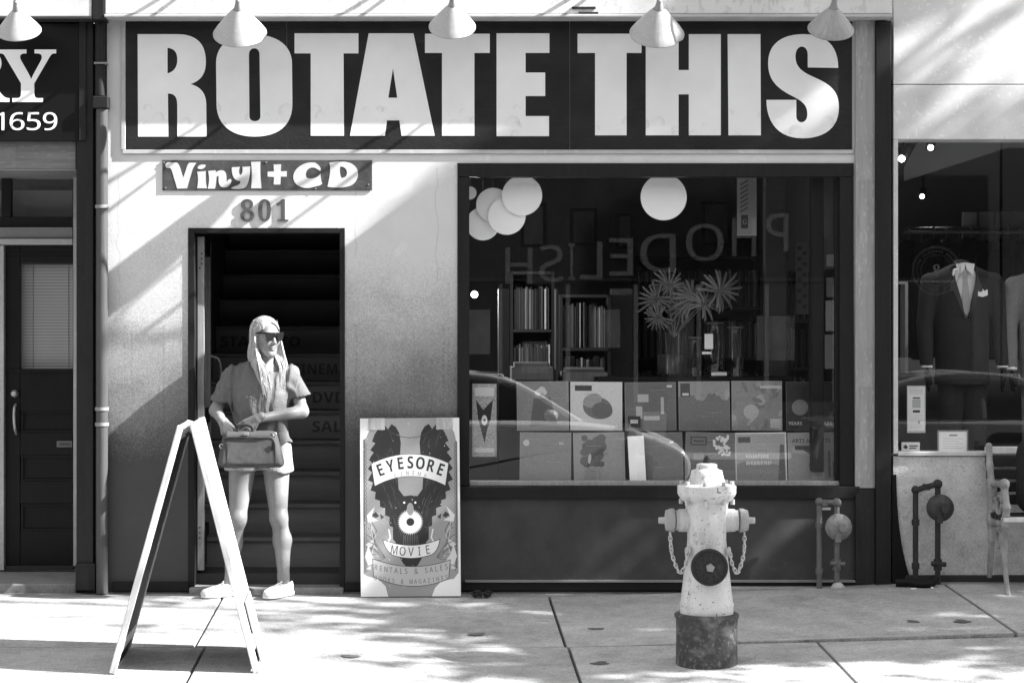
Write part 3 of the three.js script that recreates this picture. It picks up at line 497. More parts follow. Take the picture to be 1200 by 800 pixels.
// ------------------------------------------------------------------ right shop: menswear window
{
  const b = thing('suit_shop_building', 'white rendered shop front with a large suit display window', 'building');
  const XR = 9.5, z1 = 0.04, stucco = mat(0.62, 0.85, { map: rep(concrete, 0.8), bumpMap: rep(fineBump, 3), bumpScale: 0.004 }), smooth = mat(0.72, 0.6, { map: grime, bumpMap: fineBump, bumpScale: 0.0006 });
  const wr = 1440;
  part(b, 'upper_panel', rbx(wx(1047.5, z1), XR, wy(98.5, z1), wy(-160, z1), -0.2, z1, 0.004, 1), smooth);
  part(b, 'lower_panel', rbx(wx(1047.5, z1), XR, wy(163, z1), wy(99.3, z1), -0.2, z1, 0.004, 1), smooth);
  part(b, 'upper_wall', bx(X1 + 0.003, XR, wy(-161, z1), 7.6, -0.3, 0.02), mat(0.3, 0.85, { map: grime }));
  part(b, 'jamb', pb(1047.5, 1053, 163.4, 532, -0.1, z1, 0.003), M.white);
  part(b, 'sill', pb(1053.3, wr, 529.5, 534, -0.1, z1 + 0.015, 0.003), M.white);
  part(b, 'pier', bx(wx(wr), XR, -0.1, wy(163.5, z1), -0.2, z1 - 0.004), smooth);
  part(b, 'stucco_wall', pb(1047.5, wr, 534.5, 690, -0.15, z1 - 0.003), stucco);
  part(b, 'base_course', pb(1062, wr, 674, 690, 0, z1 + 0.02, 0.006), M.iron);
  // dark bitumen flashing that curves out at the foot of the wall
  { const P = (x, y) => new THREE.Vector2(wx(x, z1), wy(y, z1)), s = new THREE.Shape(); s.moveTo(...P(1046, 556).toArray()); s.lineTo(...P(1050.5, 556).toArray()); s.bezierCurveTo(...P(1051, 610).toArray(), ...P(1057, 655).toArray(), ...P(1071, 689).toArray()); s.lineTo(...P(1046, 690).toArray()); part(b, 'flashing', uvm(ext(s, 0.012, z1 - 0.002)), M.black); }
  part(b, 'glass', (() => { const g = new THREE.PlaneGeometry(wx(wr) - wx(1052.5), wy(163) - wy(531)); g.translate((wx(wr) + wx(1052.5)) / 2, (wy(163) + wy(531)) / 2, -0.05); return g; })(), M.glass);
  const xa = X1 + 0.01, xb = wx(wr) + 0.4;
  part(b, 'room_floor', bx(xa, xb, -0.1, 0.55, -4.6, -0.2), mat(0.09, 0.6, { map: woodTex }));
  part(b, 'room_ceiling', bx(xa, xb, 3.1, 3.2, -4.6, -0.2), mat(0.3, 0.9));
  part(b, 'room_wall', bx(xa, xb, 0.5, 3.1, -4.7, -4.6), mat(0.22, 0.9));
  part(b, 'room_wall', bx(xa, xa + 0.05, 0.5, 3.1, -4.6, -0.2), mat(0.2, 0.9));
  part(b, 'room_wall', bx(xb, xb + 0.05, -0.1, 3.2, -4.7, -0.2), mat(0.2, 0.9));
  // sloping bulkhead under the ceiling
  { const P = (x, y) => new THREE.Vector2(wx(x, -1.5), wy(y, -1.5)), s = new THREE.Shape(); s.moveTo(...P(1060, 212).toArray()); s.lineTo(...P(1185, 172).toArray()); s.lineTo(...P(1420, 172).toArray()); s.lineTo(...P(1420, 150).toArray()); s.lineTo(...P(1085, 150).toArray()); s.lineTo(...P(1060, 195).toArray()); part(b, 'bulkhead', uvm(ext(s, 0.12, -1.62)), mat(0.3, 0.9)); }
  // panels on the back wall above the rail
  for (let k = 0; k < 6; k++) part(b, 'wall_panel', pb(1129 + k * 19.5, 1146 + k * 19.5, 248, 283, -3.62, -3.58, 0.006), mat(0.3, 0.85));
  part(b, 'rail_shelf', pb(1068, 1320, 266, 269.5, -3.55, -3.3, 0.004), mat(0.12, 0.7));
  // spotlights
  const lit = new THREE.MeshStandardMaterial({ color: 0x000000, emissive: 0xffffff, emissiveIntensity: 4 });
  const spots = [[1057, 186, -0.8, 0.035, 'lit round ceiling spotlight closest to the white window jamb'], [1091, 173, -0.9, 0.03, 'lit ceiling spotlight tilted beside the sloping bulkhead'], [1081, 230, -3.4, 0.028, 'small lit spotlight far back above the hanging jackets']];
  for (const [x, y, z, r, label] of spots) {
    const o = thing('ceiling_spotlight', label, 'spotlight', 'spotlights in the suit shop'), c = V(wx(x, z), wy(y, z), z);
    part(o, 'housing', join([rod(c.clone().add(V(0.03, 0.06, -0.08)), c.clone().add(V(0, 0, -0.005)), r * 0.9, r * 1.05, 20), rod(c.clone().add(V(0.03, 0.06, -0.08)), V(c.x + 0.03, 3.1, c.z - 0.08), 0.008, 0.008, 8)]), M.black);
    part(o, 'lens', ball(c.clone().add(V(0, 0, 0.004)), r * 0.62), lit);
    const L = new THREE.SpotLight(0xffffff, 0.7, 6, 0.7, 0.6, 2); L.position.copy(c).add(V(0, -0.01, 0.05)); L.target.position.set(c.x + 0.3, 1.2, c.z - 0.4); L.castShadow = true; L.shadow.radius = 1; scene.add(L, L.target);
  }
  // jackets on the rail at the back
  const jk = [mat(0.02, 0.9, { map: fabricTex }), mat(0.035, 0.9, { map: fabricTex }), mat(0.028, 0.9, { map: fabricTex })];
  const shape = (w, h) => { const s = new THREE.Shape(); s.moveTo(-w * 0.14, 0); s.lineTo(0, 0.05 * h); s.lineTo(w * 0.14, 0); s.bezierCurveTo(w * 0.3, -0.03 * h, w * 0.45, -0.06 * h, w * 0.5, -0.14 * h); s.lineTo(w * 0.46, -h); s.lineTo(-w * 0.46, -h); s.lineTo(-w * 0.5, -0.14 * h); s.bezierCurveTo(-w * 0.45, -0.06 * h, -w * 0.3, -0.03 * h, -w * 0.14, 0); return s; };
  const jg = ext(shape(0.3, 0.85), 0.1, -0.05, 0.02);
  for (let k = 0; k < 15; k++) {
    const z = -3.2, o = thing('hanging_jacket', 'dark jacket hanging on the rail at the back of the suit shop', 'jacket', 'jackets on the back rail', V(wx(1066 + k * 14.5, z), wy(287 + 3 * Math.sin(k * 2.1), z), z));
    part(o, 'cloth', jg, jk[k % 3]); part(o, 'hook', tube([V(0, 0.03, 0), V(0, 0.07, 0), V(0.02, 0.1, 0), V(0, 0.12, 0), V(-0.015, 0.11, 0)], 0.004, 6), M.alu);
    o.rotation.y = 0.9 + 0.35 * Math.sin(k * 1.7);
  }
  part(thing('clothes_rail', 'thin metal rail carrying dark jackets at the back of the suit shop', 'rail'), 'bar', rod(V(wx(1060, -3.2), wy(272, -3.2), -3.2), V(wx(1330, -3.2), wy(272, -3.2), -3.2), 0.012), M.alu);
  // notices on the inside of the glass
  const line = (g, x0, x1, y, l) => { g.fillStyle = css(l); g.fillRect(x0, y, x1 - x0, 2); };
  const note = (name, label, x0, x1, y0, y1, drawIt, w = 128, h = 128) => { const z = -0.07, g = new THREE.BoxGeometry(wx(x1, z) - wx(x0, z), wy(y0, z) - wy(y1, z), 0.002); g.translate((wx(x0, z) + wx(x1, z)) / 2, (wy(y0, z) + wy(y1, z)) / 2, z); solo(name, label, 'notice', g, mat(1, 0.8, { map: canvasTex(w, h, drawIt) }), 'notices in the suit shop window'); };
  note('window_notice', 'tall pale printed sheet with a small dark block on the suit shop glass', 1063.5, 1085, 452, 507, (g, w, h) => { g.fillStyle = css(0.62); g.fillRect(0, 0, w, h); g.strokeStyle = css(0.3); g.lineWidth = 3; g.strokeRect(4, 4, w - 8, h - 8); for (let i = 0; i < 5; i++) line(g, 16, 112, 14 + i * 7, 0.3); g.fillStyle = css(0.06); g.fillRect(40, 62, 50, 8); g.fillStyle = css(0.35); g.fillRect(36, 74, 58, 46); g.fillStyle = css(0.05); g.fillRect(40, 132, 50, 14); for (let i = 0; i < 9; i++) line(g, 18, 108 - (i % 3) * 14, 160 + i * 9, 0.4); g.fillStyle = css(0.2); g.fillRect(78, 190, 10, 18); g.fillStyle = css(0.3); g.fillRect(6, 246, 116, 6); }, 128, 256);
  note('window_notice', 'small white card with a dark logo below the tall sheet on the glass', 1057, 1078.5, 518, 533, (g, w, h) => { g.fillStyle = css(0.66); g.fillRect(0, 0, w, h); g.fillStyle = css(0.04); g.beginPath(); g.moveTo(10, 34); g.lineTo(28, 16); g.lineTo(46, 34); g.lineTo(30, 50); g.fill(); g.fillRect(54, 22, 60, 9); g.fillRect(54, 38, 48, 7); line(g, 12, 110, 64, 0.4); g.fillRect(60, 74, 52, 6); }, 128, 90);
  note('window_notice', 'framed white certificate with fine print on the suit shop glass', 1099, 1135, 504, 531, (g, w, h) => { g.fillStyle = css(0.68); g.fillRect(0, 0, w, h); g.strokeStyle = css(0.12); g.lineWidth = 5; g.strokeRect(3, 3, w - 6, h - 6); g.strokeStyle = css(0.45); g.lineWidth = 1; g.strokeRect(9, 9, w - 18, h - 18); g.fillStyle = css(0.15); g.fillRect(50, 18, 34, 6); for (let i = 0; i < 5; i++) line(g, 22, 108 - (i % 2) * 18, 34 + i * 10, 0.35); }, 128, 96);
  { // faint round emblem printed on the glass
    const z = -0.051, c = V(wx(1098, z), wy(317, z), z), em = thing('window_emblem', 'faint round emblem printed on the glass beside the suit', 'emblem'), gm = mat(0.045, 0.8), ring = (r) => { const g = new THREE.TorusGeometry(r, 0.0011, 6, 64); g.translate(c.x, c.y, c.z); return g; };
    part(em, 'ring', ring(0.148), gm); part(em, 'ring', ring(0.095), gm); part(em, 'ring', ring(0.14), gm);
    part(em, 'numeral', text('8', fSerif, c.x - 0.022, c.x + 0.022, c.y - 0.035, c.y + 0.038, z, 0.002), gm);
    for (let k = 0; k < 44; k++) { const a = k / 44 * Math.PI * 2; if (k % 9 === 8) continue; const g = bx(-0.0025, 0.0025, -0.005, 0.005, 0, 0.001); g.rotateZ(a - Math.PI / 2); g.translate(c.x + Math.cos(a) * 0.118, c.y + Math.sin(a) * 0.118, z); part(em, 'tick', g, gm); }
  }

  // dressed mannequins
  function mannequin(cx, scale, label, cloth, shirtL, labelTie) {
    const o = thing('suit_mannequin', label, 'mannequin', null, V(cx, 0.567, -0.62));
    const c = (x, y, z = 0) => V(x * scale, y * scale, z * scale), n3 = (x, y, z) => 0.004 * (fbm(x * 14 + z * 9, y * 14, 3) - 0.5);
    const jacket = (x, y, z) => {
      x /= scale; y /= scale; z /= scale; const ax = Math.abs(x);
      let d = ell(x, y, z, V(0, 1.24, 0), 0.185, 0.26, 0.125);
      d = smin(d, ell(x, y, z, V(0, 0.98, 0), 0.17, 0.3, 0.12), 0.08);
      d = smin(d, cap(ax, y, z, V(0.06, 1.43, -0.01), V(0.2, 1.385, -0.005), 0.05, 0.052), 0.05);
      d = smin(d, cap(ax, y, z, V(0.0, 1.0, 0), V(0.03, 0.72, 0), 0.15, 0.15), 0.05);
      d = smax(d, 0.70 - y, 0.01);
      const arm = Math.min(cap(ax, y, z, V(0.212, 1.375, -0.005), V(0.248, 1.1, 0.01), 0.063, 0.055), cap(ax, y, z, V(0.248, 1.1, 0.01), V(0.25, 0.83, 0.07), 0.055, 0.043));
      d = smin(d, smax(arm, 0.825 - y, 0.01), 0.012);
      // opening at the neck and the V of the lapels
      const v = Math.max((ax - 0.012) * 1.0 - (y - 1.14) * 0.235, 1.14 - y, -z); d = Math.max(d, -Math.max(v, -(z - 0.03)));
      d += n3(x, y, z); return d * scale;
    };
    const m = mat(cloth, 0.92, { map: rep(fabricTex, 6) });
    part(o, 'jacket', sdf(jacket, [-0.34 * scale, 0.66 * scale, -0.2 * scale], [0.34 * scale, 1.52 * scale, 0.2 * scale], 0.011), m);
    const shirt = (x, y, z) => { x /= scale; y /= scale; z /= scale; let d = ell(x, y, z, V(0, 1.24, -0.012), 0.17, 0.25, 0.115); d = smin(d, cap(x, y, z, V(0, 1.42, -0.01), V(0, 1.5, -0.01), 0.068, 0.06), 0.04); d = smax(d, y - 1.478 + 0.3 * z, 0.006); return d * scale; };
    part(o, 'shirt', sdf(shirt, [-0.2 * scale, 0.95 * scale, -0.16 * scale], [0.2 * scale, 1.54 * scale, 0.14 * scale], 0.011), mat(shirtL, 0.85));
    part(o, 'neck_block', sdf((x, y, z) => smax(ell(x, y, z, V(0, 1.47 * scale, -0.012), 0.062, 0.07, 0.062), y - 1.512 * scale + 0.35 * z, 0.006), [-0.08, 1.36 * scale, -0.09], [0.08, 1.56 * scale, 0.07], 0.006), M.black);
    for (const s of [-1, 1]) {
      const S = new THREE.Shape([[0, 0.075], [0.062, 0.065], [0.045, -0.012], [0.006, 0.03]].map(([x, y]) => new THREE.Vector2(s * x * scale, y * scale))); const g = ext(S, 0.008, 0); g.rotateX(-0.25); g.translate(0, 1.43 * scale, 0.094 * scale); part(o, 'collar', g, mat(0.72, 0.85));
      const Lp = new THREE.Shape([[0.012, 0], [0.06, 0.12], [0.088, 0.19], [0.108, 0.185], [0.1, 0.225], [0.075, 0.3], [0.067, 0.26], [0.03, 0.12]].map(([x, y]) => new THREE.Vector2(s * x * scale, y * scale))); const lg = ext(Lp, 0.008, 0, 0.002); lg.rotateX(-0.12); lg.translate(0, 1.13 * scale, 0.131 * scale); part(o, 'lapel', lg, mat(cloth * 1.5, 0.85));
      const cuff = rod(c(s * 0.25, 0.832, 0.07), c(s * 0.25, 0.812, 0.074), 0.038 * scale, 0.038 * scale, 20); part(o, 'shirt_cuff', cuff, mat(0.75, 0.8));
      const hand = (x, y, z) => { x = x / scale * s; y /= scale; z /= scale; let d = ell(x, y, z, V(0.25, 0.765, 0.085), 0.02, 0.045, 0.036); for (let k = 0; k < 4; k++) d = smin(d, cap(x, y, z, V(0.25, 0.735, 0.062 + k * 0.016), V(0.24, 0.66 + Math.abs(k - 1.6) * 0.008, 0.066 + k * 0.015), 0.0095, 0.0075), 0.012); d = smin(d, cap(x, y, z, V(0.245, 0.78, 0.115), V(0.232, 0.71, 0.128), 0.011, 0.008), 0.014); return d * scale; };
      part(o, 'hand', sdf(hand, [Math.min(s * 0.19, s * 0.3) * scale, 0.63 * scale, 0.0], [Math.max(s * 0.19, s * 0.3) * scale, 0.83 * scale, 0.16 * scale], 0.006), M.black);
    }
    if (labelTie) {
      const T = new THREE.Shape([[-0.017, 0.3], [0.017, 0.3], [0.012, 0.265], [0.032, 0.05], [0, 0.0], [-0.032, 0.05], [-0.012, 0.265]].map(([x, y]) => new THREE.Vector2(x * scale, y * scale))); const g = ext(T, 0.01, 0, 0.002); g.rotateX(-0.1); g.translate(0, 1.15 * scale, 0.108 * scale); part(o, 'tie', g, mat(0.42, 0.7, { map: rep(fabricTex, 8) }));
      const q = new THREE.Shape([[-0.035, 0], [-0.03, 0.032], [-0.012, 0.022], [0.002, 0.045], [0.016, 0.03], [0.036, 0.042], [0.038, 0.004], [0, -0.008]].map(([x, y]) => new THREE.Vector2(x * scale, y * scale))); const pg = ext(q, 0.008, 0, 0.002); pg.rotateY(0.25); pg.translate(0.105 * scale, 1.285 * scale, 0.106 * scale); part(o, 'pocket_square', pg, mat(0.8, 0.8));
      part(o, 'button', rod(c(0.012, 1.06, 0.126), c(0.012, 1.06, 0.133), 0.01, 0.01, 12), M.black);
    }
    const trousers = (x, y, z) => { x /= scale; y /= scale; z /= scale; const ax = Math.abs(x); let d = ell(x, y, z, V(0, 0.8, 0), 0.15, 0.14, 0.1); d = smin(d, cap(ax, y, z, V(0.075, 0.74, 0), V(0.085, 0.05, 0), 0.088, 0.062), 0.03); return smax(d, 0.02 - y, 0.01) * scale; };
    part(o, 'trousers', sdf(trousers, [-0.2 * scale, 0, -0.14 * scale], [0.2 * scale, 0.95 * scale, 0.14 * scale], 0.014), m);
    return o;
  }
  mannequin(wx(1128, -0.62), 0.965, 'headless mannequin in dark suit with pale tie and pocket square', 0.032, 0.62, true);
  const m2 = mannequin(wx(1226, -0.62), 0.95, 'headless mannequin in light grey suit partly cut off beside the dark one', 0.2, 0.7, true);
  solo('display_plinth', 'low dark platform under the suit mannequins', 'platform', rbx(xa + 0.06, xb - 0.02, 0.5, 0.566, -1.1, -0.21, 0.01), M.dark);
}

// ------------------------------------------------------------------ record shop window display
{
  // two-step display rack
  const rk = thing('display_rack', 'dark two step rack holding record sleeves behind the shop window', 'rack');
  part(rk, 'lower_step', rbx(wx(585, -0.2), wx(990, -0.2), wy(620, -0.2), wy(564.5, -0.2), -0.42, -0.1, 0.006), M.dark);
  part(rk, 'upper_step', rbx(wx(585, -0.42), wx(990, -0.42), wy(620, -0.2), wy(504.5, -0.36), -0.66, -0.425, 0.006), M.dark);
  part(rk, 'back_rail', rbx(wx(585, -0.42), wx(985, -0.42), wy(504, -0.36), wy(448, -0.36), -0.5, -0.485, 0.004), M.black);
  const P = 160;
  const art = {
    robed: (g) => { g.fillStyle = css(0.24); g.fillRect(0, 0, P, P); g.fillStyle = css(0.11); g.beginPath(); g.moveTo(52, 56); g.lineTo(104, 52); g.lineTo(124, 140); g.lineTo(40, 146); g.fill(); g.fillStyle = css(0.6); for (const [x, y, r] of [[66, 36, 10], [78, 28, 11], [86, 36, 8]]) { g.beginPath(); g.arc(x, y, r, 0, 7); g.fill(); } },
    boulder: (g) => { g.fillStyle = css(0.62); g.fillRect(0, 0, P, P); g.fillStyle = css(0.06); g.fillRect(14, 12, 52, 18); g.fillStyle = css(0.16); g.beginPath(); g.ellipse(84, 86, 46, 36, 0.3, 0, 7); g.fill(); g.fillStyle = css(0.3); g.beginPath(); g.ellipse(68, 62, 30, 22, -0.4, 0, 7); g.fill(); g.fillStyle = css(0.12); g.beginPath(); g.ellipse(98, 94, 32, 26, 0.2, 0, 7); g.fill(); },
    blocks: (g) => { g.fillStyle = css(0.13); g.fillRect(0, 0, P, P); g.fillStyle = css(0.42); g.fillRect(40, 40, 34, 26); g.fillRect(34, 80, 20, 40); g.fillRect(58, 112, 50, 14); g.fillRect(112, 50, 10, 56); g.fillStyle = css(0.02); g.fillRect(8, 112, 40, 38); g.fillStyle = css(0.6); g.fillRect(16, 124, 24, 12); g.fillRect(132, 10, 16, 7); },
    hills: (g) => { g.fillStyle = css(0.27); g.fillRect(0, 0, P, P); g.fillStyle = css(0.15); g.beginPath(); g.moveTo(0, 70); for (let i = 0; i <= 20; i++) g.lineTo(i * 8, 62 - 26 * Math.abs(Math.sin(i * 0.32 + 0.5)) + (i % 2) * 8 + (i === 10 ? 14 : 0)); g.lineTo(P, P); g.lineTo(0, P); g.fill(); g.fillStyle = css(0.05); g.fillRect(6, 6, 30, 44); g.fillStyle = css(0.6); g.fillRect(12, 38, 20, 8); },
    floral: (g) => { g.fillStyle = css(0.25); g.fillRect(0, 0, P, P); for (let i = 0; i < 26; i++) { g.fillStyle = css([0.18, 0.32, 0.38, 0.22][i % 4]); g.beginPath(); g.ellipse(hash(i, 3) * P, hash(i, 9) * P, 8 + 12 * hash(i, 1), 5 + 9 * hash(i, 2), i, 0, 7); g.fill(); } g.fillStyle = css(0.42); g.beginPath(); g.arc(62, 100, 24, 0, 7); g.fill(); g.fillStyle = css(0.5); g.fillRect(90, 14, 66, 10); g.fillRect(122, 122, 34, 30); },
    dusk: (g) => { g.fillStyle = css(0.03); g.fillRect(0, 0, P, P); g.fillStyle = css(0.22); g.beginPath(); g.arc(44, 84, 26, 0, 7); g.fill(); g.fillStyle = css(0.55); g.font = 'bold 15px sans-serif'; g.fillText('YEARS', 6, 142); g.fillText('YEARS', 102, 142); },
    plain: (g) => { g.fillStyle = css(0.2); g.fillRect(0, 0, P, P); g.fillStyle = css(0.5); g.beginPath(); g.arc(20, 34, 10, 0, 7); g.fill(); g.fillStyle = css(0.42); g.fillRect(122, 30, 16, 8); for (let i = 0; i < 160; i++) { g.fillStyle = css(0.16 + 0.1 * hash(i, 5)); g.fillRect(hash(i, 1) * P, hash(i, 2) * P, 4, 3); } },
    foliage: (g) => { g.fillStyle = css(0.26); g.fillRect(0, 0, P, P); g.fillStyle = css(0.09); for (let i = 0; i < 40; i++) { g.beginPath(); g.arc(48 + 60 * (hash(i, 1) - 0.5) + 12, 60 + 90 * (hash(i, 7) - 0.5), 8 + 8 * hash(i, 4), 0, 7); g.fill(); } g.fillStyle = css(0.45); g.beginPath(); g.ellipse(50, 84, 5, 16, 0.1, 0, 7); g.fill(); },
    slate: (g) => { g.fillStyle = css(0.12); g.fillRect(0, 0, P, P); g.fillStyle = css(0.55); g.fillRect(108, 28, 16, 8); for (let i = 0; i < 80; i++) { g.fillStyle = css(0.09 + 0.07 * hash(i, 5)); g.fillRect(hash(i, 1) * P, hash(i, 2) * P, 12, 3); } },
    blossom: (g) => { g.fillStyle = css(0.13); g.fillRect(0, 0, P, P); g.strokeStyle = css(0.04); g.lineWidth = 4; g.strokeRect(18, 16, 48, 24); g.fillStyle = css(0.03); g.font = '13px sans-serif'; g.fillRect(24, 26, 36, 4); g.fillStyle = css(0.62); for (let i = 0; i < 46; i++) { const t = hash(i, 2); g.beginPath(); g.arc(86 + 50 * hash(i, 1) + 8 * t, 10 + 62 * t, 4.4, 0, 7); g.fill(); } g.fillStyle = css(0.22); g.fillRect(26, 70, 34, 22); },
    lake: (g) => { const a = g.createLinearGradient(0, 0, P, 0); a.addColorStop(0, css(0.34)); a.addColorStop(1, css(0.3)); g.fillStyle = a; g.fillRect(0, 0, P, P); g.fillStyle = css(0.2); g.beginPath(); g.moveTo(0, 104); g.lineTo(30, 92); g.lineTo(60, 104); g.lineTo(96, 96); g.lineTo(P, 112); g.lineTo(P, P); g.lineTo(0, P); g.fill(); g.fillStyle = css(0.08); g.beginPath(); g.moveTo(140, 40); g.lineTo(152, 40); g.lineTo(156, P); g.lineTo(132, P); g.fill(); g.fillRect(10, 14, 38, 18); g.fillStyle = css(0.62); g.font = 'bold 17px sans-serif'; g.fillText('VAMPIRE', 32, 82); g.fillText('WEEKEND', 32, 104); g.strokeStyle = css(0.55); g.lineWidth = 5; g.strokeRect(2, 2, P - 4, P - 4); },
    crafts: (g) => { g.fillStyle = css(0.24); g.fillRect(0, 0, P, P); g.fillStyle = css(0.03); g.font = 'bold 17px sans-serif'; g.fillText('ARTS & CRAFTS', 14, 32); g.fillRect(22, 42, 60, 14); g.beginPath(); g.moveTo(50, 56); g.lineTo(92, 56); g.lineTo(112, 84); g.lineTo(86, 84); g.fill(); g.beginPath(); g.arc(78, 104, 12, 0, 7); g.fill(); g.fillStyle = css(0.42); g.fillRect(74, 128, 40, 22); g.fillStyle = css(0.08); g.fillRect(126, 60, 8, 84); g.fillRect(140, 92, 8, 52); },
  };
  const rows = [
    [-0.36, 0.085, [['robed', 606, 667, 445, 501.5, 'grey record sleeve with a robed figure on the upper step'], ['boulder', 668.5, 729.5, 446, 502, 'white record sleeve with a dark rounded form and black label'], ['blocks', 733, 793, 445.5, 501, 'dark grey record sleeve with pale blocks and small black corner label'], ['hills', 796, 856, 445, 501.5, 'grey record sleeve with dark treetops below a pale sky'], ['floral', 858, 917, 445, 502, 'mottled grey record sleeve with a pale round blossom'], ['dusk', 922, 981, 446, 502, 'black record sleeve with a dim round shape and small white words']]],
    [-0.16, 0.075, [['plain', 609, 669, 510, 560, 'plain speckled grey record sleeve with one small white dot'], ['foliage', 673, 733, 510, 564, 'grey record sleeve with dark leafy shape on the lower step'], ['slate', 754, 801, 509, 563, 'dark slate record sleeve partly behind a white card'], ['blossom', 803, 861, 509, 563, 'dark record sleeve with a cluster of white blossoms'], ['lake', 862.5, 923, 509, 563, 'pale record sleeve showing a lake and two rows of white letters'], ['crafts', 924.5, 984, 507, 561.5, 'grey record sleeve with black arrow shape and a row of letters']]],
  ];
  for (const [z, lean, list] of rows) for (const [k, x0, x1, y0, y1, label] of list) {
    const w = wx(x1, z) - wx(x0, z), h = z > -0.2 ? 0.305 : wy(y0, z) - wy(y1, z) + 0.006, g = new THREE.BoxGeometry(w, h, 0.004); g.translate(0, h / 2, 0); g.rotateX(-lean);
    const m = solo('record_sleeve', label, 'record', g, mat(1, 0.4, { map: canvasTex(2 * P, 2 * P, (q) => { q.save(); q.scale(2, 2); art[k](q); for (let i = 0; i < 900; i++) { q.globalAlpha = 0.1; q.fillStyle = i % 2 ? '#fff' : '#000'; q.fillRect(hash(i, x0) * P, hash(i, x1) * P, 1 + 3 * hash(i, 8), 1 + 2 * hash(i, 6)); } q.globalAlpha = 0.35; for (let i = 0; i < 5; i++) { q.fillStyle = css(i % 2 ? 0.6 : 0.05); q.fillRect(10 + 90 * hash(i, x0 + 5), 14 + 130 * hash(i, x0 + 6), 14 + 34 * hash(i, 77), 1.4); } q.globalAlpha = 0.4; q.strokeStyle = css(0.55); q.lineWidth = 1.4; q.strokeRect(0.6, 0.6, P - 1.2, P - 1.2); q.restore(); }) }), 'record sleeves on the window rack');
    m.position.set((wx(x0, z) + wx(x1, z)) / 2, z > -0.2 ? wy(564.5, -0.2) + 0.001 : wy(504.5, -0.36) + 0.001, z + 0.0); m.rotation.z = z > -0.2 ? rr(-0.025, 0.025) : rr(-0.008, 0.008); m.rotation.y = rr(-0.05, 0.05);
  }
  { const z = -0.14, g = bx(-0.05, 0.05, 0, 0.285, -0.0015, 0.0015); const m = solo('price_card', 'narrow white card standing before the dark slate record sleeve', 'card', g, M.card); m.position.set(wx(748, z), wy(564.5, -0.2) + 0.001, z); m.rotation.set(-0.06, 0, 0.05); }

  // white paper discs hung at the top of the window
  const discs = [[612, 229, 23.5, -0.16, 'largest round white disc at the top of the cluster in the window'], [594, 253, 22, -0.18, 'round white disc overlapping its neighbours at the foot of the cluster'], [578, 240, 20, -0.2, 'half hidden round white disc in the middle of the cluster'], [566, 262, 19.5, -0.22, 'lowest round white disc of the cluster against the window jamb'], [551, 226, 7.5, -0.2, 'narrow sliver of a white disc beside the left window jamb'], [778, 231, 27, -0.16, 'single large round white disc hanging alone in the shop window']];
  for (const [x, y, r, z, label] of discs) {
    const R = r * (D - z) / F, o = thing('paper_disc', label, 'disc', 'white discs hung in the record shop window', V(wx(x, z), wy(y, z), z));
    const g = new THREE.CylinderGeometry(R, R, 0.006, 48); g.rotateX(Math.PI / 2); part(o, 'disc', g, M.card);
    part(o, 'thread', rod(V(0, R - 0.004, -0.004), V(0, 2.75 - wy(y, z), -0.004), 0.0015, 0.0015, 6), M.mid);
  }

  // posters and strips in the window
  const strip = (name, label, cat, x0, x1, y0, y1, z, m) => { const g = new THREE.BoxGeometry(wx(x1, z) - wx(x0, z), wy(y0, z) - wy(y1, z), 0.003); g.translate((wx(x0, z) + wx(x1, z)) / 2, (wy(y0, z) + wy(y1, z)) / 2, z); return solo(name, label, cat, g, m); };
  const bird = (g, w, h) => { g.fillStyle = css(0.3); g.fillRect(0, 0, w, h); for (let i = 0; i < 220; i++) { g.fillStyle = css(i % 2 ? 0.5 : 0.12); g.fillRect(hash(i, 1) * w, hash(i, 2) * h, 5, 3); } g.fillStyle = css(0.02); g.beginPath(); g.moveTo(w * 0.15, h * 0.22); g.lineTo(w * 0.45, h * 0.36); g.lineTo(w * 0.85, h * 0.22); g.lineTo(w * 0.75, h * 0.5); g.lineTo(w * 0.62, h * 0.62); g.lineTo(w * 0.5, h * 0.82); g.lineTo(w * 0.36, h * 0.62); g.lineTo(w * 0.25, h * 0.5); g.fill(); g.fillStyle = css(0.6); g.beginPath(); g.ellipse(w * 0.5, h * 0.5, w * 0.12, h * 0.07, 0, 0, 7); g.fill(); g.fillStyle = css(0.02); g.beginPath(); g.arc(w * 0.5, h * 0.5, w * 0.05, 0, 7); g.fill(); g.fillStyle = css(0.5); g.fillRect(w * 0.1, h * 0.05, w * 0.8, h * 0.12); g.fillRect(w * 0.1, h * 0.88, w * 0.8, h * 0.06); };
  strip('window_poster', 'narrow printed bird poster stuck inside the left end of the window', 'poster', 553.5, 582, 449.5, 535, -0.07, mat(1, 0.8, { map: canvasTex(96, 288, bird) }));
  strip('window_banner', 'long grey banner with slanted print hanging near the window top', 'banner', 864, 887, 200, 276, -0.5, mat(1, 0.8, { map: canvasTex(96, 288, (g, w, h) => { g.fillStyle = css(0.2); g.fillRect(0, 0, w, h); g.fillStyle = css(0.07); for (let i = 0; i < 7; i++) { g.save(); g.translate(14, 60 + i * 20); g.rotate(-0.5); g.fillRect(0, 0, 44, 7); g.restore(); } g.fillStyle = css(0.04); g.fillRect(20, 196, 34, 60); g.fillStyle = css(0.2); g.font = 'bold 30px serif'; g.fillText('G', 26, 238); }) }));
  strip('wall_banner', 'tall narrow pale banner beside the right window jamb', 'banner', 966, 981, 208, 278, -0.3, mat(0.16, 0.9, { map: streak }));
  strip('spine_poster', 'narrow upright poster with faded block letters on the side shelf', 'poster', 933, 948, 284, 368, -1.4, mat(1, 0.8, { map: canvasTex(64, 256, (g, w, h) => { g.fillStyle = css(0.14); g.fillRect(0, 0, w, h); g.fillStyle = css(0.06); for (let i = 0; i < 12; i++) { g.fillRect(8 + (i % 2) * 26, 14 + i * 19, 20, 12); } }) }));
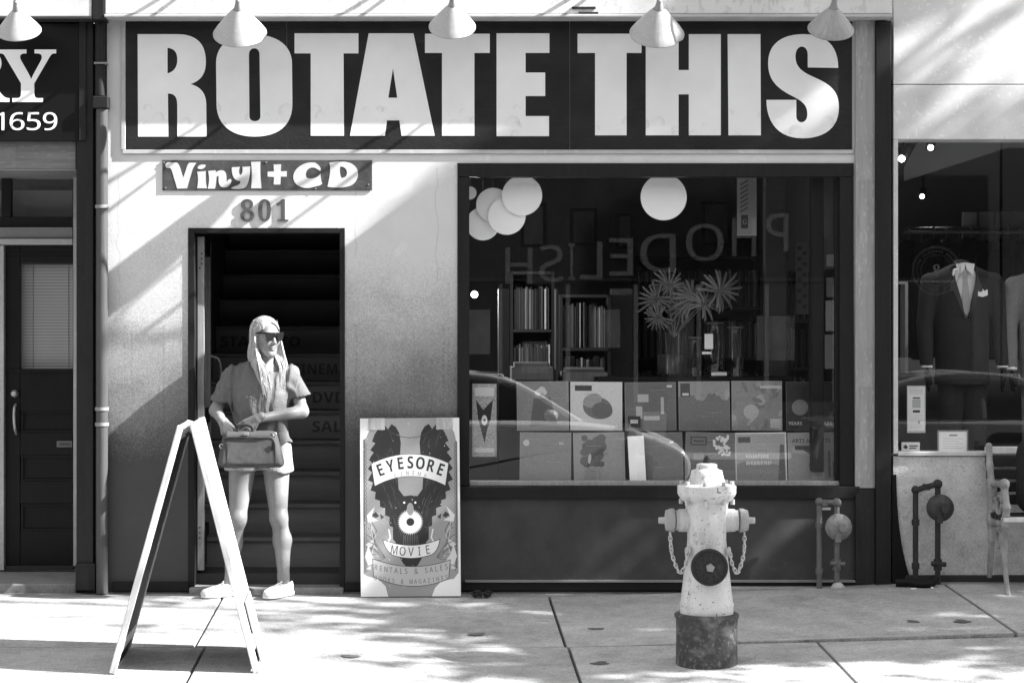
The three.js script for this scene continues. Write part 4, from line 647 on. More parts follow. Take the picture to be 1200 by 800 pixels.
  for (const [x0, x1, y0, y1, l] of [[969, 979, 298, 312, 0.35], [969, 980, 325, 348, 0.2], [968, 979, 352, 388, 0.4], [967, 981, 392, 432, 0.3]]) strip('flyer', ['small pale flyer high on the side post', 'grey flyer with dark print on the side post', 'tall pale flyer on the side post', 'wide pale flyer low on the side post'][[298, 325, 352, 392].indexOf(y0)], 'flyer', x0, x1, y0, y1, -0.34, mat(l, 0.85, { map: streak }));

  // columns and posts inside the shop
  const post = (label, x0, x1, y0, y1, z, l) => { const g = rbx(wx(x0, z), wx(x1, z), wy(y1, z), wy(y0, z), z - 0.1, z, 0.006); solo('interior_post', label, 'post', g, mat(l, 0.8, { map: grime })); };
  post('broad grey column inside the shop beside the hanging banner', 897, 922, 110, 640, -1.2, 0.09);
  post('slim grey post inside the shop above the bird poster', 584, 597, 338, 640, -0.9, 0.06);
  post('tall grey partition edge behind the plant leaves', 716, 742, 338, 640, -1.6, 0.07);
  post('thin grey upright between the shelf bays', 651, 655, 338, 640, -1.0, 0.08);
  post('dark upright close to the glass beside the side flyers', 952, 966, 200, 553, -0.09, 0.015);
  // shelves of records against the back and the side
  const shelf = (label, x0, x1, y0, y1, z, n) => {
    const o = thing('record_shelf', label, 'shelf'); const X0 = wx(x0, z), X1 = wx(x1, z), T = wy(y0, z), B = wy(y1, z), m = mat(0.03, 0.8, { map: woodTex });
    part(o, 'back', bx(X0, X1, B, T, z - 0.36, z - 0.34), M.black); for (const x of [X0, X1 - 0.02]) part(o, 'side', bx(x, x + 0.02, B, T, z - 0.338, z), m);
    for (let i = 0; i <= n; i++) part(o, 'shelf_board', bx(X0 + 0.021, X1 - 0.021, mix(B, T - 0.02, i / n), mix(B, T - 0.02, i / n) + 0.02, z - 0.338, z + 0.006), mat(0.03, 0.7));
    const tones = [0.03, 0.05, 0.1, 0.2, 0.4, 0.04, 0.6, 0.07], by = tones.map(() => []);
    for (let i = 0; i < n; i++) { const y = mix(B, T - 0.02, i / n) + 0.021, h = Math.min(0.3, (T - B) / n - 0.06); let x = X0 + 0.025; while (x < X1 - 0.04) { const w = rr(0.004, 0.011), hh = h * rr(0.9, 1), k = Math.floor(rnd() * rnd() * tones.length * 1.2) % tones.length; if (rnd() < 0.9) by[k].push(bx(x, x + w - 0.001, y, y + hh, z - 0.31, z - rr(0.0, 0.03))); x += w; } }
    by.forEach((gs, k) => { if (gs.length) { const q = part(o, 'record_spines', join(gs), mat(tones[k], 0.35)); q.userData.kind = 'stuff'; } });
  };
  shelf('tall shelf full of record spines behind the slim post', 598, 650, 318, 660, -1.9, 5);
  shelf('tall shelf of bright record spines between partition and upright', 656, 716, 345, 660, -1.25, 5);
  shelf('shelf of books and records beyond the broad column', 924, 951, 318, 660, -1.5, 6);
  shelf('wide low shelf of records against the back wall', 745, 895, 300, 660, -4.2, 6);
  // beams under the shop ceiling and framed prints on the back wall
  for (const [z, label] of [[-1.1, 'pale ceiling beam closest to the record shop glass'], [-2.3, 'pale ceiling beam in the middle of the record shop'], [-3.6, 'pale ceiling beam farthest inside the record shop']]) solo('ceiling_beam', label, 'beam', rbx(WX0 - 0.24, X1 - 0.06, 2.9, 3.045, z - 0.12, z, 0.01), mat(0.3, 0.8, { map: grime }));
  [[610, 640, 238, 290, 'tall framed print'], [668, 700, 244, 288, 'square framed print'], [722, 742, 250, 292, 'small framed print'], [822, 856, 236, 288, 'wide framed print']].forEach(([x0, x1, y0, y1, w], i) => { const z = -5.98, o = thing('framed_print', w + ' on the dim back wall of the record shop', 'picture'), g = (a, b) => bx(wx(x0, z) + a, wx(x1, z) - a, wy(y1, z) + a, wy(y0, z) - a, z, z + b); part(o, 'frame', g(0, 0.025), mat(0.05, 0.6)); part(o, 'print', g(0.03, 0.03), mat([0.4, 0.25, 0.5, 0.35][i], 0.7, { map: scuffed })); });
  // crates and a stool-high stack of sleeves on the floor show between the posts
  [[600, 648, 430, -1.0, 'wooden crate of records under the slim post'], [660, 712, 436, -0.95, 'wooden crate of records below the bright spines']].forEach(([x0, x1, y0, z, label]) => { const o = thing('record_crate', label, 'crate', 'crates of records behind the rack'), a = wx(x0, z), b = wx(x1, z), t = wy(y0, z); for (let k = 0; k < 3; k++) part(o, 'slat', rbx(a, b, t - 0.1 * k - 0.085, t - 0.1 * k, z, z + 0.012, 0.003), mat(0.22, 0.8, { map: woodTex })); for (const x of [a, b - 0.014]) part(o, 'side', bx(x, x + 0.014, t - 0.3, t, z - 0.34, z - 0.002), mat(0.2, 0.8, { map: woodTex })); part(o, 'stand', bx(a + 0.02, b - 0.02, 0.02, t - 0.305, z - 0.3, z - 0.02), mat(0.08, 0.8)); for (let k = 0; k < 9; k++) { const q = bx(a + 0.02, b - 0.02, t - 0.28, t + 0.02 + 0.012 * hash(k, x0), z - 0.02 - k * 0.03, z - 0.016 - k * 0.03); part(o, 'record', q, mat([0.1, 0.4, 0.2][k % 3], 0.5)); } });
  { const z = -1.0, o = solo('pendant_bulb', 'small lit round bulb over the back shelves near the window jamb', 'bulb', ball(V(wx(556, z), wy(345, z), z), 0.022), new THREE.MeshStandardMaterial({ color: 0x000000, emissive: 0xffffff, emissiveIntensity: 5 }));
    const L = new THREE.PointLight(0xffffff, 0.5, 4, 2); L.position.set(wx(556, z), wy(345, z), z + 0.0); L.castShadow = true; scene.add(L); }
  // shop counter lamps: glints on glass jars
  // potted plant in a glass vase
  const pz = -0.75, pl = thing('potted_plant', 'deeply lobed leafy plant in a clear glass vase in the shop window', 'plant');
  const vm = new THREE.MeshPhysicalMaterial({ color: 0xffffff, roughness: 0.02, transmission: 1, thickness: 0, ior: 1.5 });
  { const R = 19 * (D - pz) / F, h = wy(389, pz) - wy(441, pz), g = lathe([[0.001, 0], [R * 0.92, 0], [R * 0.93, 0.02], [R, h]], 32); g.translate(wx(788, pz), wy(441, pz), pz); part(pl, 'vase', g, vm);
    const w = lathe([[0.001, 0.01], [R * 0.9, 0.012], [R * 0.94, h * 0.5], [0.001, h * 0.5]], 32); w.translate(wx(788, pz), wy(441, pz), pz); part(pl, 'soil', w, mat(0.03, 0.9)); }
  const leafM = new THREE.MeshPhysicalMaterial({ color: grey(0.17), roughness: 0.45, map: streak });
  function finger(len, wid, bend) { // one rounded lobe, cupped and drooping towards its tip
    const n = 9, m = 3, pos = [], idx = [];
    for (let i = 0; i <= n; i++) for (let j = -m; j <= m; j++) { const t = i / n, w = wid * (0.42 + 0.58 * Math.sin(Math.PI * Math.min(1, 0.15 + 0.62 * t))) * (t > 0.85 ? Math.sqrt(Math.max(0, 1 - ((t - 0.85) / 0.15) ** 2)) : 1), x = j / m * w; pos.push(x, len * t, -bend * len * t * t + 0.9 * x * x / wid); }
    for (let i = 0; i < n; i++) for (let j = 0; j < 2 * m; j++) { const a = i * (2 * m + 1) + j, b = a + 2 * m + 1; idx.push(a, a + 1, b, b, a + 1, b + 1); }
    const g = new THREE.BufferGeometry(); g.setAttribute('position', new THREE.Float32BufferAttribute(pos, 3)); g.setAttribute('uv', new THREE.Float32BufferAttribute(pos.flatMap((_, k) => (k % 3 === 0 ? [pos[k] * 4, pos[k + 1] * 4] : [])), 2)); g.setIndex(idx); g.computeVertexNormals(); return g;
  }
  function leaf(len, seed) { // long fingers radiating from a short midrib
    const gs = []; for (let k = 0; k < 17; k++) { const a = (k / 16 - 0.5) * 5.0 + 0.15 * (hash(k, seed) - 0.5), l = len * (1 - 0.11 * Math.abs(a)) * (0.85 + 0.3 * hash(k, seed + 5)), g = finger(l, len * 0.062, 0.1 + 0.3 * hash(k, seed + 7)); g.rotateX(-0.3 + 0.5 * hash(k, seed + 3)); g.rotateZ(-a); g.translate(0.01 * Math.sin(a), len * 0.16 * Math.cos(a), 0.006 * hash(k, seed + 9)); gs.push(g); }
    gs.push(rod(V(0, -len * 0.2, 0), V(0, len * 0.4, 0), 0.005, 0.003, 6)); return join(gs);
  }
  const root = V(wx(790, pz), wy(395, pz), pz);
  [[762, 354, 0.125, 2.2, -0.3], [806, 342, 0.15, 0.3, -0.4], [846, 338, 0.15, -1.15, -0.3], [778, 330, 0.12, 0.9, -0.1], [764, 374, 0.1, 2.0, -0.4], [824, 352, 0.12, -0.7, -0.5], [792, 358, 0.11, 1.2, -0.3]].forEach(([x, y, len, rot, tip], i) => {
    const c = V(wx(x, pz), wy(y, pz), pz + 0.07 + 0.05 * (i % 3)), g = leaf(len, i * 11); g.translate(0, -len * 0.35, 0); g.rotateX(tip); g.rotateZ(rot); g.translate(c.x, c.y, c.z); part(pl, 'leaf', g, leafM);
    part(pl, 'stem', tube([root, V((root.x + c.x) / 2, (root.y + c.y) / 2 + 0.02, (root.z + c.z) / 2), c], 0.005, 6), leafM);
  });
  // glass jars and bright tags behind the plant
  [[815, 397, 441, 9, 'tall clear jar closest to the plant vase'], [838, 380, 441, 12, 'tall clear jar behind the plant leaves'], [862, 385, 441, 10, 'clear jar farthest from the plant vase']].forEach(([x, y0, y1, r, label]) => { const z = -0.85, R = r * (D - z) / F, h = wy(y0, z) - wy(y1, z), g = lathe([[0.001, 0], [R, 0], [R, h * 0.85], [R * 0.8, h * 0.95], [R * 0.85, h]], 28); g.translate(wx(x, z), wy(y1, z), z); const o = thing('glass_jar', label, 'jar', 'jars behind the records'); part(o, 'jar', g, vm); part(o, 'lid', (() => { const q = lathe([[0.001, h], [R * 0.9, h], [R * 0.9, h + 0.015], [0.001, h + 0.015]], 28); q.translate(wx(x, z), wy(y1, z), z); return q; })(), M.steel); });
  [[826, 836, 391, 409, 'folded white tag standing between the jars'], [823, 834, 412, 415, 'thin white price strip on the shelf behind the records'], [834, 852, 436, 440, 'white label strip lying under the jars']].forEach(([x0, x1, y0, y1, label]) => { const z = -0.72, g = rbx(wx(x0, z), wx(x1, z), wy(y1, z), wy(y0, z), z - 0.004, z, 0.001); solo('price_tag', label, 'tag', g, M.card, 'white tags behind the records'); });
  solo('window_shelf', 'dark shelf carrying the plant and jars behind the record rack', 'shelf', rbx(wx(700, -0.7), wx(930, -0.7), wy(620, -0.7), wy(441.5, -0.75), -1.1, -0.68, 0.006), M.dark);
}

// ------------------------------------------------------------------ advertising board leaning beside the door
{
  const W = 117 * (D - 0.15) / F, H = 1.068, board = canvasTex(640, 1140, (g, w, h) => {
    const sc = w / 117, X = (x) => (x - 423) * sc, Y = (y) => (y - 493) * (h / 207);
    g.fillStyle = css(0.26); g.fillRect(0, 0, w, h);
    for (let i = 0; i < 1600; i++) { g.fillStyle = css(0.18 + 0.17 * hash(i, 4)); g.fillRect(hash(i, 1) * w, hash(i, 2) * h, 12 * hash(i, 3), 3); }
    const blob = (pts, l) => { g.fillStyle = css(l); g.beginPath(); pts.forEach(([x, y], i) => (i ? g.lineTo(X(x), Y(y)) : g.moveTo(X(x), Y(y)))); g.closePath(); g.fill(); };
    const curve = (pts, l, lw = 3) => { g.strokeStyle = css(l); g.lineWidth = lw; g.beginPath(); pts.forEach(([x, y], i) => (i ? g.lineTo(X(x), Y(y)) : g.moveTo(X(x), Y(y)))); g.stroke(); };
    // pale chipped corners and edges
    blob([[423, 493], [447, 493], [441, 500], [434, 507], [430, 516], [423, 520]], 0.68); blob([[540, 493], [520, 493], [527, 500], [534, 510], [536, 520], [540, 524]], 0.68);
    blob([[423, 672], [430, 676], [444, 680], [452, 688], [455, 700], [423, 700]], 0.72); blob([[540, 670], [532, 680], [518, 682], [510, 690], [506, 700], [540, 700]], 0.72);
    blob([[423, 493], [426, 493], [426, 700], [423, 700]], 0.7); blob([[537.5, 493], [540, 493], [540, 700], [537.5, 700]], 0.7);
    curve([[428, 518], [427.5, 600], [428, 672]], 0.03, 5); curve([[536, 520], [536, 600], [535.5, 668]], 0.03, 5);
    // wings with ragged feather edges
    const half = [[469, 510], [465, 503], [460, 500], [456, 506], [452, 501], [449, 508], [446, 503], [440, 512], [437, 520], [441, 522], [435, 530], [439, 533], [433, 541], [437, 545], [432, 552], [437, 556], [432, 565], [438, 568], [435, 577], [441, 579], [440, 587], [446, 589], [446, 596], [452, 598], [452, 606], [457, 608], [457, 618], [461, 620], [461, 634], [464, 637], [466, 650], [474, 664], [482, 668], [482, 583], [474, 584], [468, 576], [466, 548], [470, 535], [471, 522]];
    const wing = (s) => blob(half.map(([x, y]) => [482 + s * (482 - x), y]), 0.012);
    wing(1); wing(-1);
    for (const s of [-1, 1]) { const f = (x) => 482 + s * (482 - x); for (let i = 0; i < 46; i++) { const t = hash(i, 51 + s), y = 506 + 120 * t, x = 441 + 22 * hash(i, 52 + s) + (t > 0.55 ? 16 * (t - 0.55) * 2 : 0); curve([[f(x), y], [f(x + 2.5), y + 4], [f(x + 3.2), y + 8]], 0.05 + 0.06 * hash(i, 53), 2); } for (let y = 522; y < 668; y += 5) curve([[f(429), y], [f(430.5), y + 2.5], [f(429), y + 5]], 0.05, 3); }
    curve([[448, 502], [454, 505], [462, 511], [472, 515], [482, 516], [492, 515], [502, 511], [510, 505], [516, 502]], 0.05, 4);
    for (const s of [-1, 1]) { const f = (x) => 482 + s * x; for (let k = 0; k < 4; k++) curve([[f(50 - k), 622 - k * 3], [f(45), 615 + k * 5], [f(40 + k), 624 + k * 6], [f(46), 634 + k * 5], [f(40 - k), 642 + k * 4]], k % 2 ? 0.5 : 0.06, 4); blob([[f(46), 606], [f(41), 602], [f(37), 607], [f(41), 609]], 0.03); blob([[f(36), 604], [f(31), 608], [f(35), 611]], 0.04); for (let k = 0; k < 5; k++) blob([[f(53), 640 + k * 7], [f(43 + k), 632 + k * 8], [f(47), 645 + k * 6]], k % 2 ? 0.14 : 0.5); }
    blob([[472, 588], [476, 585], [482, 583.5], [489, 585], [493, 589], [494, 598], [490, 604], [474, 604], [471, 598]], 0.012);
    for (const x of [474.5, 487.5]) { g.fillStyle = css(0.8); g.beginPath(); g.arc(X(x), Y(591.5), 7, 0, 7); g.fill(); }
    g.fillStyle = css(0.66); g.beginPath(); g.arc(X(481.5), Y(614), 13.5 * sc, 0, 7); g.fill();
    for (let i = 0; i < 40; i++) { const a = i / 40 * 6.283; curve([[481.5 + 12 * Math.cos(a), 614 + 12 * Math.sin(a)], [481.5 + 15 * Math.cos(a), 614 + 15 * Math.sin(a)]], 0.5, 4); }
    g.fillStyle = css(0.012); g.beginPath(); g.arc(X(481.5), Y(614), 4.6 * sc, 0, 7); g.fill();
    g.fillStyle = css(0.25); g.beginPath(); g.ellipse(X(481.5), Y(599), 22, 40, 0, 0, 7); g.fill();
    for (let i = 0; i < 9; i++) curve([[474 + i * 2, 629], [473 + i * 2.2, 640], [474 + i * 2, 650]], 0.22, 2);
    // plumes and tendrils left and right
    for (const s of [-1, 1]) { const f = (x) => 482 + s * x; for (let i = 0; i < 5; i++) curve([[f(52), 628 + i * 7], [f(44 - i * 2), 634 + i * 6], [f(36), 646 + i * 3], [f(30), 655]], 0.1, 4); blob([[f(52), 606], [f(42), 596], [f(46), 608], [f(38), 612], [f(50), 614]], 0.6); blob([[f(50), 640], [f(46), 652], [f(40), 660], [f(50), 664], [f(54), 654]], 0.55); curve([[f(26), 622], [f(24), 632], [f(28), 640], [f(25), 648]], 0.65, 9); }
    // arched banner
    const arch = (y0, y1, lift, xl, xr, l) => { g.fillStyle = css(l); g.strokeStyle = css(0.03); g.lineWidth = 3; g.beginPath(); g.moveTo(X(xl), Y(y0)); g.quadraticCurveTo(X(482), Y(y0 - lift), X(xr), Y(y0)); g.lineTo(X(xr - 4), Y(y1)); g.quadraticCurveTo(X(482), Y(y1 - lift), X(xl + 4), Y(y1)); g.closePath(); g.fill(); g.stroke(); };
    arch(546, 572, 22, 436, 527, 0.68);
    const word = (t, cx, cy, size, l, bend, step, weight = 'bold') => { g.fillStyle = css(l); g.font = `${weight} ${size}px sans-serif`; g.textAlign = 'center'; g.textBaseline = 'middle'; const n = t.length; [...t].forEach((c, i) => { const k = i - (n - 1) / 2; g.save(); g.translate(X(cx + k * step), Y(cy) + bend * k * k); g.rotate(bend * k * 0.022); g.scale(0.9, 1.12); g.fillText(c, 0, 0); g.restore(); }); };
    word('EYESORE', 482, 545, 96, 0.015, 5.2, 11.8); word('CINEMA', 482, 557, 32, 0.2, 2.8, 7, '');
    g.fillStyle = css(0.68); g.strokeStyle = css(0.03); g.lineWidth = 4; g.beginPath(); g.moveTo(X(449), Y(634)); g.quadraticCurveTo(X(482), Y(648), X(516), Y(634)); g.quadraticCurveTo(X(514), Y(648), X(506), Y(652)); g.quadraticCurveTo(X(482), Y(660), X(460), Y(652)); g.quadraticCurveTo(X(452), Y(646), X(449), Y(634)); g.fill(); g.stroke();
    word('MOVIE', 482, 648.5, 68, 0.03, -3.2, 9.8, '');
    g.fillStyle = css(0.42); g.beginPath(); g.moveTo(X(437), Y(656)); g.quadraticCurveTo(X(482), Y(674), X(528), Y(658)); g.lineTo(X(526), Y(680)); g.quadraticCurveTo(X(482), Y(698), X(438), Y(677)); g.closePath(); g.fill(); g.stroke();
    word('RENTALS & SALES', 482, 671, 42, 0.09, -0.55, 5.9, ''); word('BOOKS & MAGAZINES', 482, 683, 34, 0.09, -0.42, 5.2, '');
    for (let i = 0; i < 70; i++) { g.fillStyle = css(0.6); g.fillRect(hash(i, 11) * w, hash(i, 12) * h, 2 + 3 * hash(i, 13), 2 + 9 * hash(i, 14)); }
  });
  const o = thing('advertising_board', 'painted board with spread winged bird and curved banners leaning below the window', 'board', null, V(wx(481.5, 0.17), groundY(0.17) + 0.004, 0.17));
  const face = new THREE.BoxGeometry(W, H, 0.018), side = mat(0.5, 0.8, { map: woodTex }), fm = mat(1, 0.6, { map: board });
  face.translate(0, H / 2, 0.009); const b = part(o, 'painted_panel', face, [side, side, side, side, fm, side]);
  o.rotation.x = -0.1; o.rotation.z = 0.008;
  for (const [x, y] of [[-0.2, H - 0.02], [0.21, H - 0.02]]) part(o, 'tape_strip', bx(x - 0.05, x + 0.05, y - 0.05, y + 0.021, 0.0185, 0.0205), mat(0.5, 0.4, { map: streak }));
}

// ------------------------------------------------------------------ fire hydrant
{
  const z = 2.22, S = F / (D - z), X = wx(828.5, z), Y = groundY(z, X) - 0.004, o = thing('fire_hydrant', 'pale painted fire hydrant with dark front cap standing on the pavement', 'hydrant', null, V(X, Y, z));
  const h = (py) => (780 - py) / S, r = (px) => px / S;
  const spots = tex(512, 512, (u, v) => { const a = fbm(u * 8, v * 8, 5, 8), b = fbm(u * 30, v * 24, 3), c = fbm(u * 22 + 3, v * 4, 3); let l = 0.86 + 0.22 * (a - 0.5); if (b > 0.76) l *= 0.7; if (c > 0.72) l *= 0.85; if (vn(u * 110, v * 110) > 0.92) l *= 0.4; if (vn(u * 40 + 5, v * 40) > 0.94) l *= 0.3; return l; });
  const pm = mat(0.58, 0.5, { map: rep(spots, 1.6), bumpMap: rep(fineBump, 2.5), bumpScale: 0.0025 }), dm = mat(0.05, 0.55, { map: rep(scuffed, 2), bumpMap: rep(fineBump, 2.5), bumpScale: 0.003 });
  const uvLathe = (g) => { const p = g.attributes.position, uv = g.attributes.uv; for (let i = 0; i < p.count; i++) uv.setXY(i, Math.atan2(p.getZ(i), p.getX(i)) * 0.13, p.getY(i)); return g; };
  part(o, 'base_sleeve', uvLathe(lathe([[0, 0], [r(35.5), 0], [r(36), 0.01], [r(35.5), h(735)], [r(36.3), h(722)], [r(37.8), h(720.5)], [r(37.8), h(717.5)], [r(36.5), h(716.5)], [r(30), h(716.5)]], 48)), mat(0.13, 0.8, { map: rep(tex(512, 512, (u, v) => { const p = fbm(u * 9, v * 9, 5, 9), q = fbm(u * 50, v * 30, 3); return 0.25 + (p > 0.52 ? 0.35 * (p - 0.52) * 8 : 0) + 0.25 * (q - 0.5) + (q > 0.7 ? 0.4 : 0) + 0.1 * hash(u * 512, v * 512); }), 1.7), bumpMap: rep(fineBump, 2), bumpScale: 0.006 }));
  part(o, 'barrel', uvLathe(lathe([[r(31), h(718)], [r(31), h(709)], [r(31.5), h(707.5)], [r(31.5), h(704.5)], [r(30.5), h(703)], [r(29), h(690)], [r(26.5), h(668)], [r(24), h(645)], [r(22.6), h(630)], [r(22.8), h(622)], [r(24.3), h(614)], [r(24.8), h(600)], [r(24.8), h(590)], [r(26.5), h(585)]], 48)), pm);
  part(o, 'flange', uvLathe(lathe([[r(26), h(586)], [r(29), h(584.5)], [r(33), h(579)], [r(34.2), h(576)], [r(34.2), h(568)], [r(33), h(566.5)], [r(22), h(565)]], 48)), pm);
  for (let k = 0; k < 8; k++) { const a = k / 8 * Math.PI * 2 + 0.2; part(o, 'bolt', (() => { const g = new THREE.CylinderGeometry(r(2.6), r(2.6), 0.028, 6); g.translate(Math.cos(a) * r(29.5), h(565), Math.sin(a) * r(29.5)); return g; })(), pm); part(o, 'nut', (() => { const g = new THREE.CylinderGeometry(r(2.8), r(2.8), 0.026, 6); g.translate(Math.cos(a) * r(30), h(586), Math.sin(a) * r(30)); return g; })(), pm); }
  part(o, 'bonnet', uvLathe(lathe([[r(22.5), h(566)], [r(21), h(562)], [r(19), h(555)], [r(18), h(549.5)], [r(13), h(547.8)], [r(11.8), h(546)], [r(12.3), h(543)], [r(11), h(541.8)], [r(8), h(541)], [0, h(540.6)]], 40)), pm);
  part(o, 'operating_nut', join([(() => { const g = new THREE.CylinderGeometry(r(4), r(5), r(6), 5); g.translate(0, h(538), 0); return g; })(), (() => { const g = new THREE.CylinderGeometry(r(8), r(8.6), r(4), 24); g.translate(0, h(543), 0); return g; })(), ball(V(0, h(534.5), 0), r(2.6), 10)]), M.iron);
  const capM = mat(0.36, 0.5, { map: rep(spots, 3), bumpMap: rep(fineBump, 2.5), bumpScale: 0.003 });
  for (const s of [-1, 1]) {
    const yy = h(608), nz = new THREE.Group(); nz.name = 'side_nozzle'; o.add(nz);
    part(nz, 'outlet', join([rod(V(s * r(16), yy, 0), V(s * r(33), yy, 0), r(14.2), r(13.2), 28), rod(V(s * r(33), yy, 0), V(s * r(36.5), yy, 0), r(12), r(12), 28)]), pm);
    part(nz, 'gasket', rod(V(s * r(36.4), yy, 0), V(s * r(38), yy, 0), r(11), r(11), 24), M.black);
    part(nz, 'cap', (() => { const g = lathe([[0, 0], [r(13.2), 0], [r(14), 0.006], [r(14), r(5)], [r(12.8), r(7.5)], [r(12), r(10.5)], [r(7), r(11.5)], [0, r(11.8)]], 28); g.rotateZ(-s * Math.PI / 2); g.translate(s * r(37.5), yy, 0); return g; })(), capM);
    part(nz, 'cap_nut', (() => { const g = new THREE.CylinderGeometry(r(3.8), r(4.4), r(8), 5); g.rotateZ(-s * Math.PI / 2); g.translate(s * r(52.5), yy, 0); return g; })(), pm);
    // chain of oval links from the cap to a lug on the barrel
    const a = V(s * r(43.5), h(622), 0.02), m1 = V(s * r(41), h(650), 0.05), m2 = V(s * r(33), h(667), 0.075), e = V(s * r(24.5), h(640), 0.07);
    const cv = new THREE.CatmullRomCurve3([a, V(s * r(43), h(636), 0.035), m1, m2, V(s * r(27), h(657), 0.085), e]), n = 17;
    for (let k = 0; k < n; k++) { const g = new THREE.TorusGeometry(r(2.6), 0.0042, 8, 14); g.scale(0.72, 1.25, 1); g.rotateY(k % 2 ? 0.3 : 1.5); const t = cv.getTangentAt((k + 0.5) / n), q = cv.getPointAt((k + 0.5) / n); g.applyQuaternion(new THREE.Quaternion().setFromUnitVectors(V(0, 1, 0), t)); g.translate(q.x, q.y, q.z); part(o, 'chain_link', g, pm); }
    part(o, 'chain_lug', (() => { const g = new THREE.TorusGeometry(r(4), 0.007, 8, 18); g.rotateY(Math.PI / 2 - s * 0.4); g.translate(s * r(24), h(643), 0.06); return g; })(), pm);
  }
  const fc = new THREE.Group(); fc.name = 'front_nozzle'; o.add(fc); fc.position.set(-r(1.5), h(659), 0);
  part(fc, 'outlet', rod(V(0, 0, 0.04), V(0, 0, 0.135), r(19), r(18), 32), pm);
  part(fc, 'cap', (() => { const g = lathe([[0, 0], [r(20.5), 0], [r(21.4), 0.006], [r(21.4), 0.03], [r(20.4), 0.037], [r(18.5), 0.038], [r(17.6), 0.034], [r(9), 0.04], [r(7.5), 0.044], [0, 0.044]], 40); g.rotateX(Math.PI / 2); g.translate(0, 0, 0.135); return g; })(), dm);
  part(fc, 'cap_nut', (() => { const g = new THREE.CylinderGeometry(r(4.6), r(5.6), 0.03, 5); g.rotateX(Math.PI / 2); g.rotateZ(0.5); g.translate(0, 0, 0.19); return g; })(), mat(0.28, 0.5, { map: grime }));
  for (let k = 0; k < 11; k++) { const a = k / 11 * 6.283; if (k === 5 || k === 0) continue; const g = rbx(-r(1.2), r(1.2), -r(2.6), r(2.6), 0.172, 0.1765, 0.001, 1); g.rotateZ(a - 1.57); g.translate(Math.cos(a) * r(13.6), Math.sin(a) * r(13.6), 0); part(fc, 'cast_mark', g, dm); }
}

// ------------------------------------------------------------------ sandwich board
{
  const zn = 2.41, zf = 1.74, o = thing('sandwich_board', 'white edged wooden sandwich board standing open on the pavement', 'sandwich board');
  const edge = mat(0.62, 0.6, { map: rep(streak, 1), bumpMap: fineBump, bumpScale: 0.0008 }), inner = mat(0.015, 0.7, { map: grime }), T = 0.032;
  const X = (px) => wx(px, zn), gy = groundY(zn, 0);
  const bl = V(X(131), 0, 0), tl = V(X(211), wy(500, zn) - gy, 0), br = V(X(300), 0, 0), tr = V(X(225), wy(496, zn) - gy, 0);
  function panel(a, b, name, s) {
    const g = new THREE.Group(); g.name = name; const L = a.distanceTo(b), ang = Math.atan2(b.y - a.y, b.x - a.x); o.add(g); g.position.set(a.x, gy + 0.003, 0); g.rotation.z = ang - Math.PI / 2;
    const zz = zf;
    // frame of four members around a thin sheet: outer face is on the s side
    part(g, 'frame_side', rbx(-T / 2, T / 2, 0, L, zn - 0.05, zn, 0.004, 1), edge); part(g, 'frame_side', rbx(-T / 2, T / 2, 0.02, L, zz, zz + 0.05, 0.004, 1), edge);
    part(g, 'frame_rail', rbx(-T / 2 + 0.002, T / 2 - 0.002, L - 0.07, L - 0.002, zz + 0.051, zn - 0.051, 0.003, 1), edge); part(g, 'frame_rail', rbx(-T / 2 + 0.002, T / 2 - 0.002, 0.1, 0.17, zz + 0.051, zn - 0.051, 0.003, 1), edge);
    part(g, 'sheet', rbx(s * 0.004 - 0.003, s * 0.004 + 0.003, 0.171, L - 0.071, zz + 0.051, zn - 0.051, 0.002, 1), mat(0.7, 0.7, { map: rep(streak, 1) }));
    part(g, 'inner_sheet', rbx(-s * 0.006 - 0.003, -s * 0.006 + 0.003, 0.02, L - 0.071, zz + 0.045, zn - 0.008, 0.002, 1), inner);
    return [g, L];
  }
  const [gl] = panel(bl, tl, 'folding_leaf', -1), [gr, L] = panel(br, tr, 'folding_leaf', 1);
  // strips of packing tape and a patch on the sunny leaf
  part(gr, 'tape_strip', rbx(T / 2 - 0.001, T / 2 + 0.0015, L * 0.66, L * 0.69, zf + 0.02, zn - 0.003, 0.0005, 1), mat(0.42, 0.35)); part(gr, 'tape_strip', rbx(T / 2 - 0.001, T / 2 + 0.0015, L * 0.705, L * 0.715, zf + 0.02, zn - 0.003, 0.0005, 1), mat(0.42, 0.35));
  part(gr, 'plywood_patch', rbx(T / 2 - 0.001, T / 2 + 0.006, 0.02, L * 0.26, zf + 0.01, zn - 0.2, 0.001, 1), mat(0.3, 0.8, { map: woodTex }));
  { const p = V(X(215), 0, zn), a = 0.035; o.rotation.y = a; o.position.set(p.x - (p.x * Math.cos(a) + p.z * Math.sin(a)), 0, p.z - (-p.x * Math.sin(a) + p.z * Math.cos(a))); }
  part(o, 'hinge', join([rod(V(tl.x + 0.02, gy + tl.y - 0.05, zn - 0.12), V(tr.x - 0.02, gy + tr.y - 0.05, zn - 0.12), 0.01), rod(V(tl.x + 0.02, gy + tl.y - 0.05, zf + 0.12), V(tr.x - 0.02, gy + tr.y - 0.05, zf + 0.12), 0.01)]), M.iron);
}

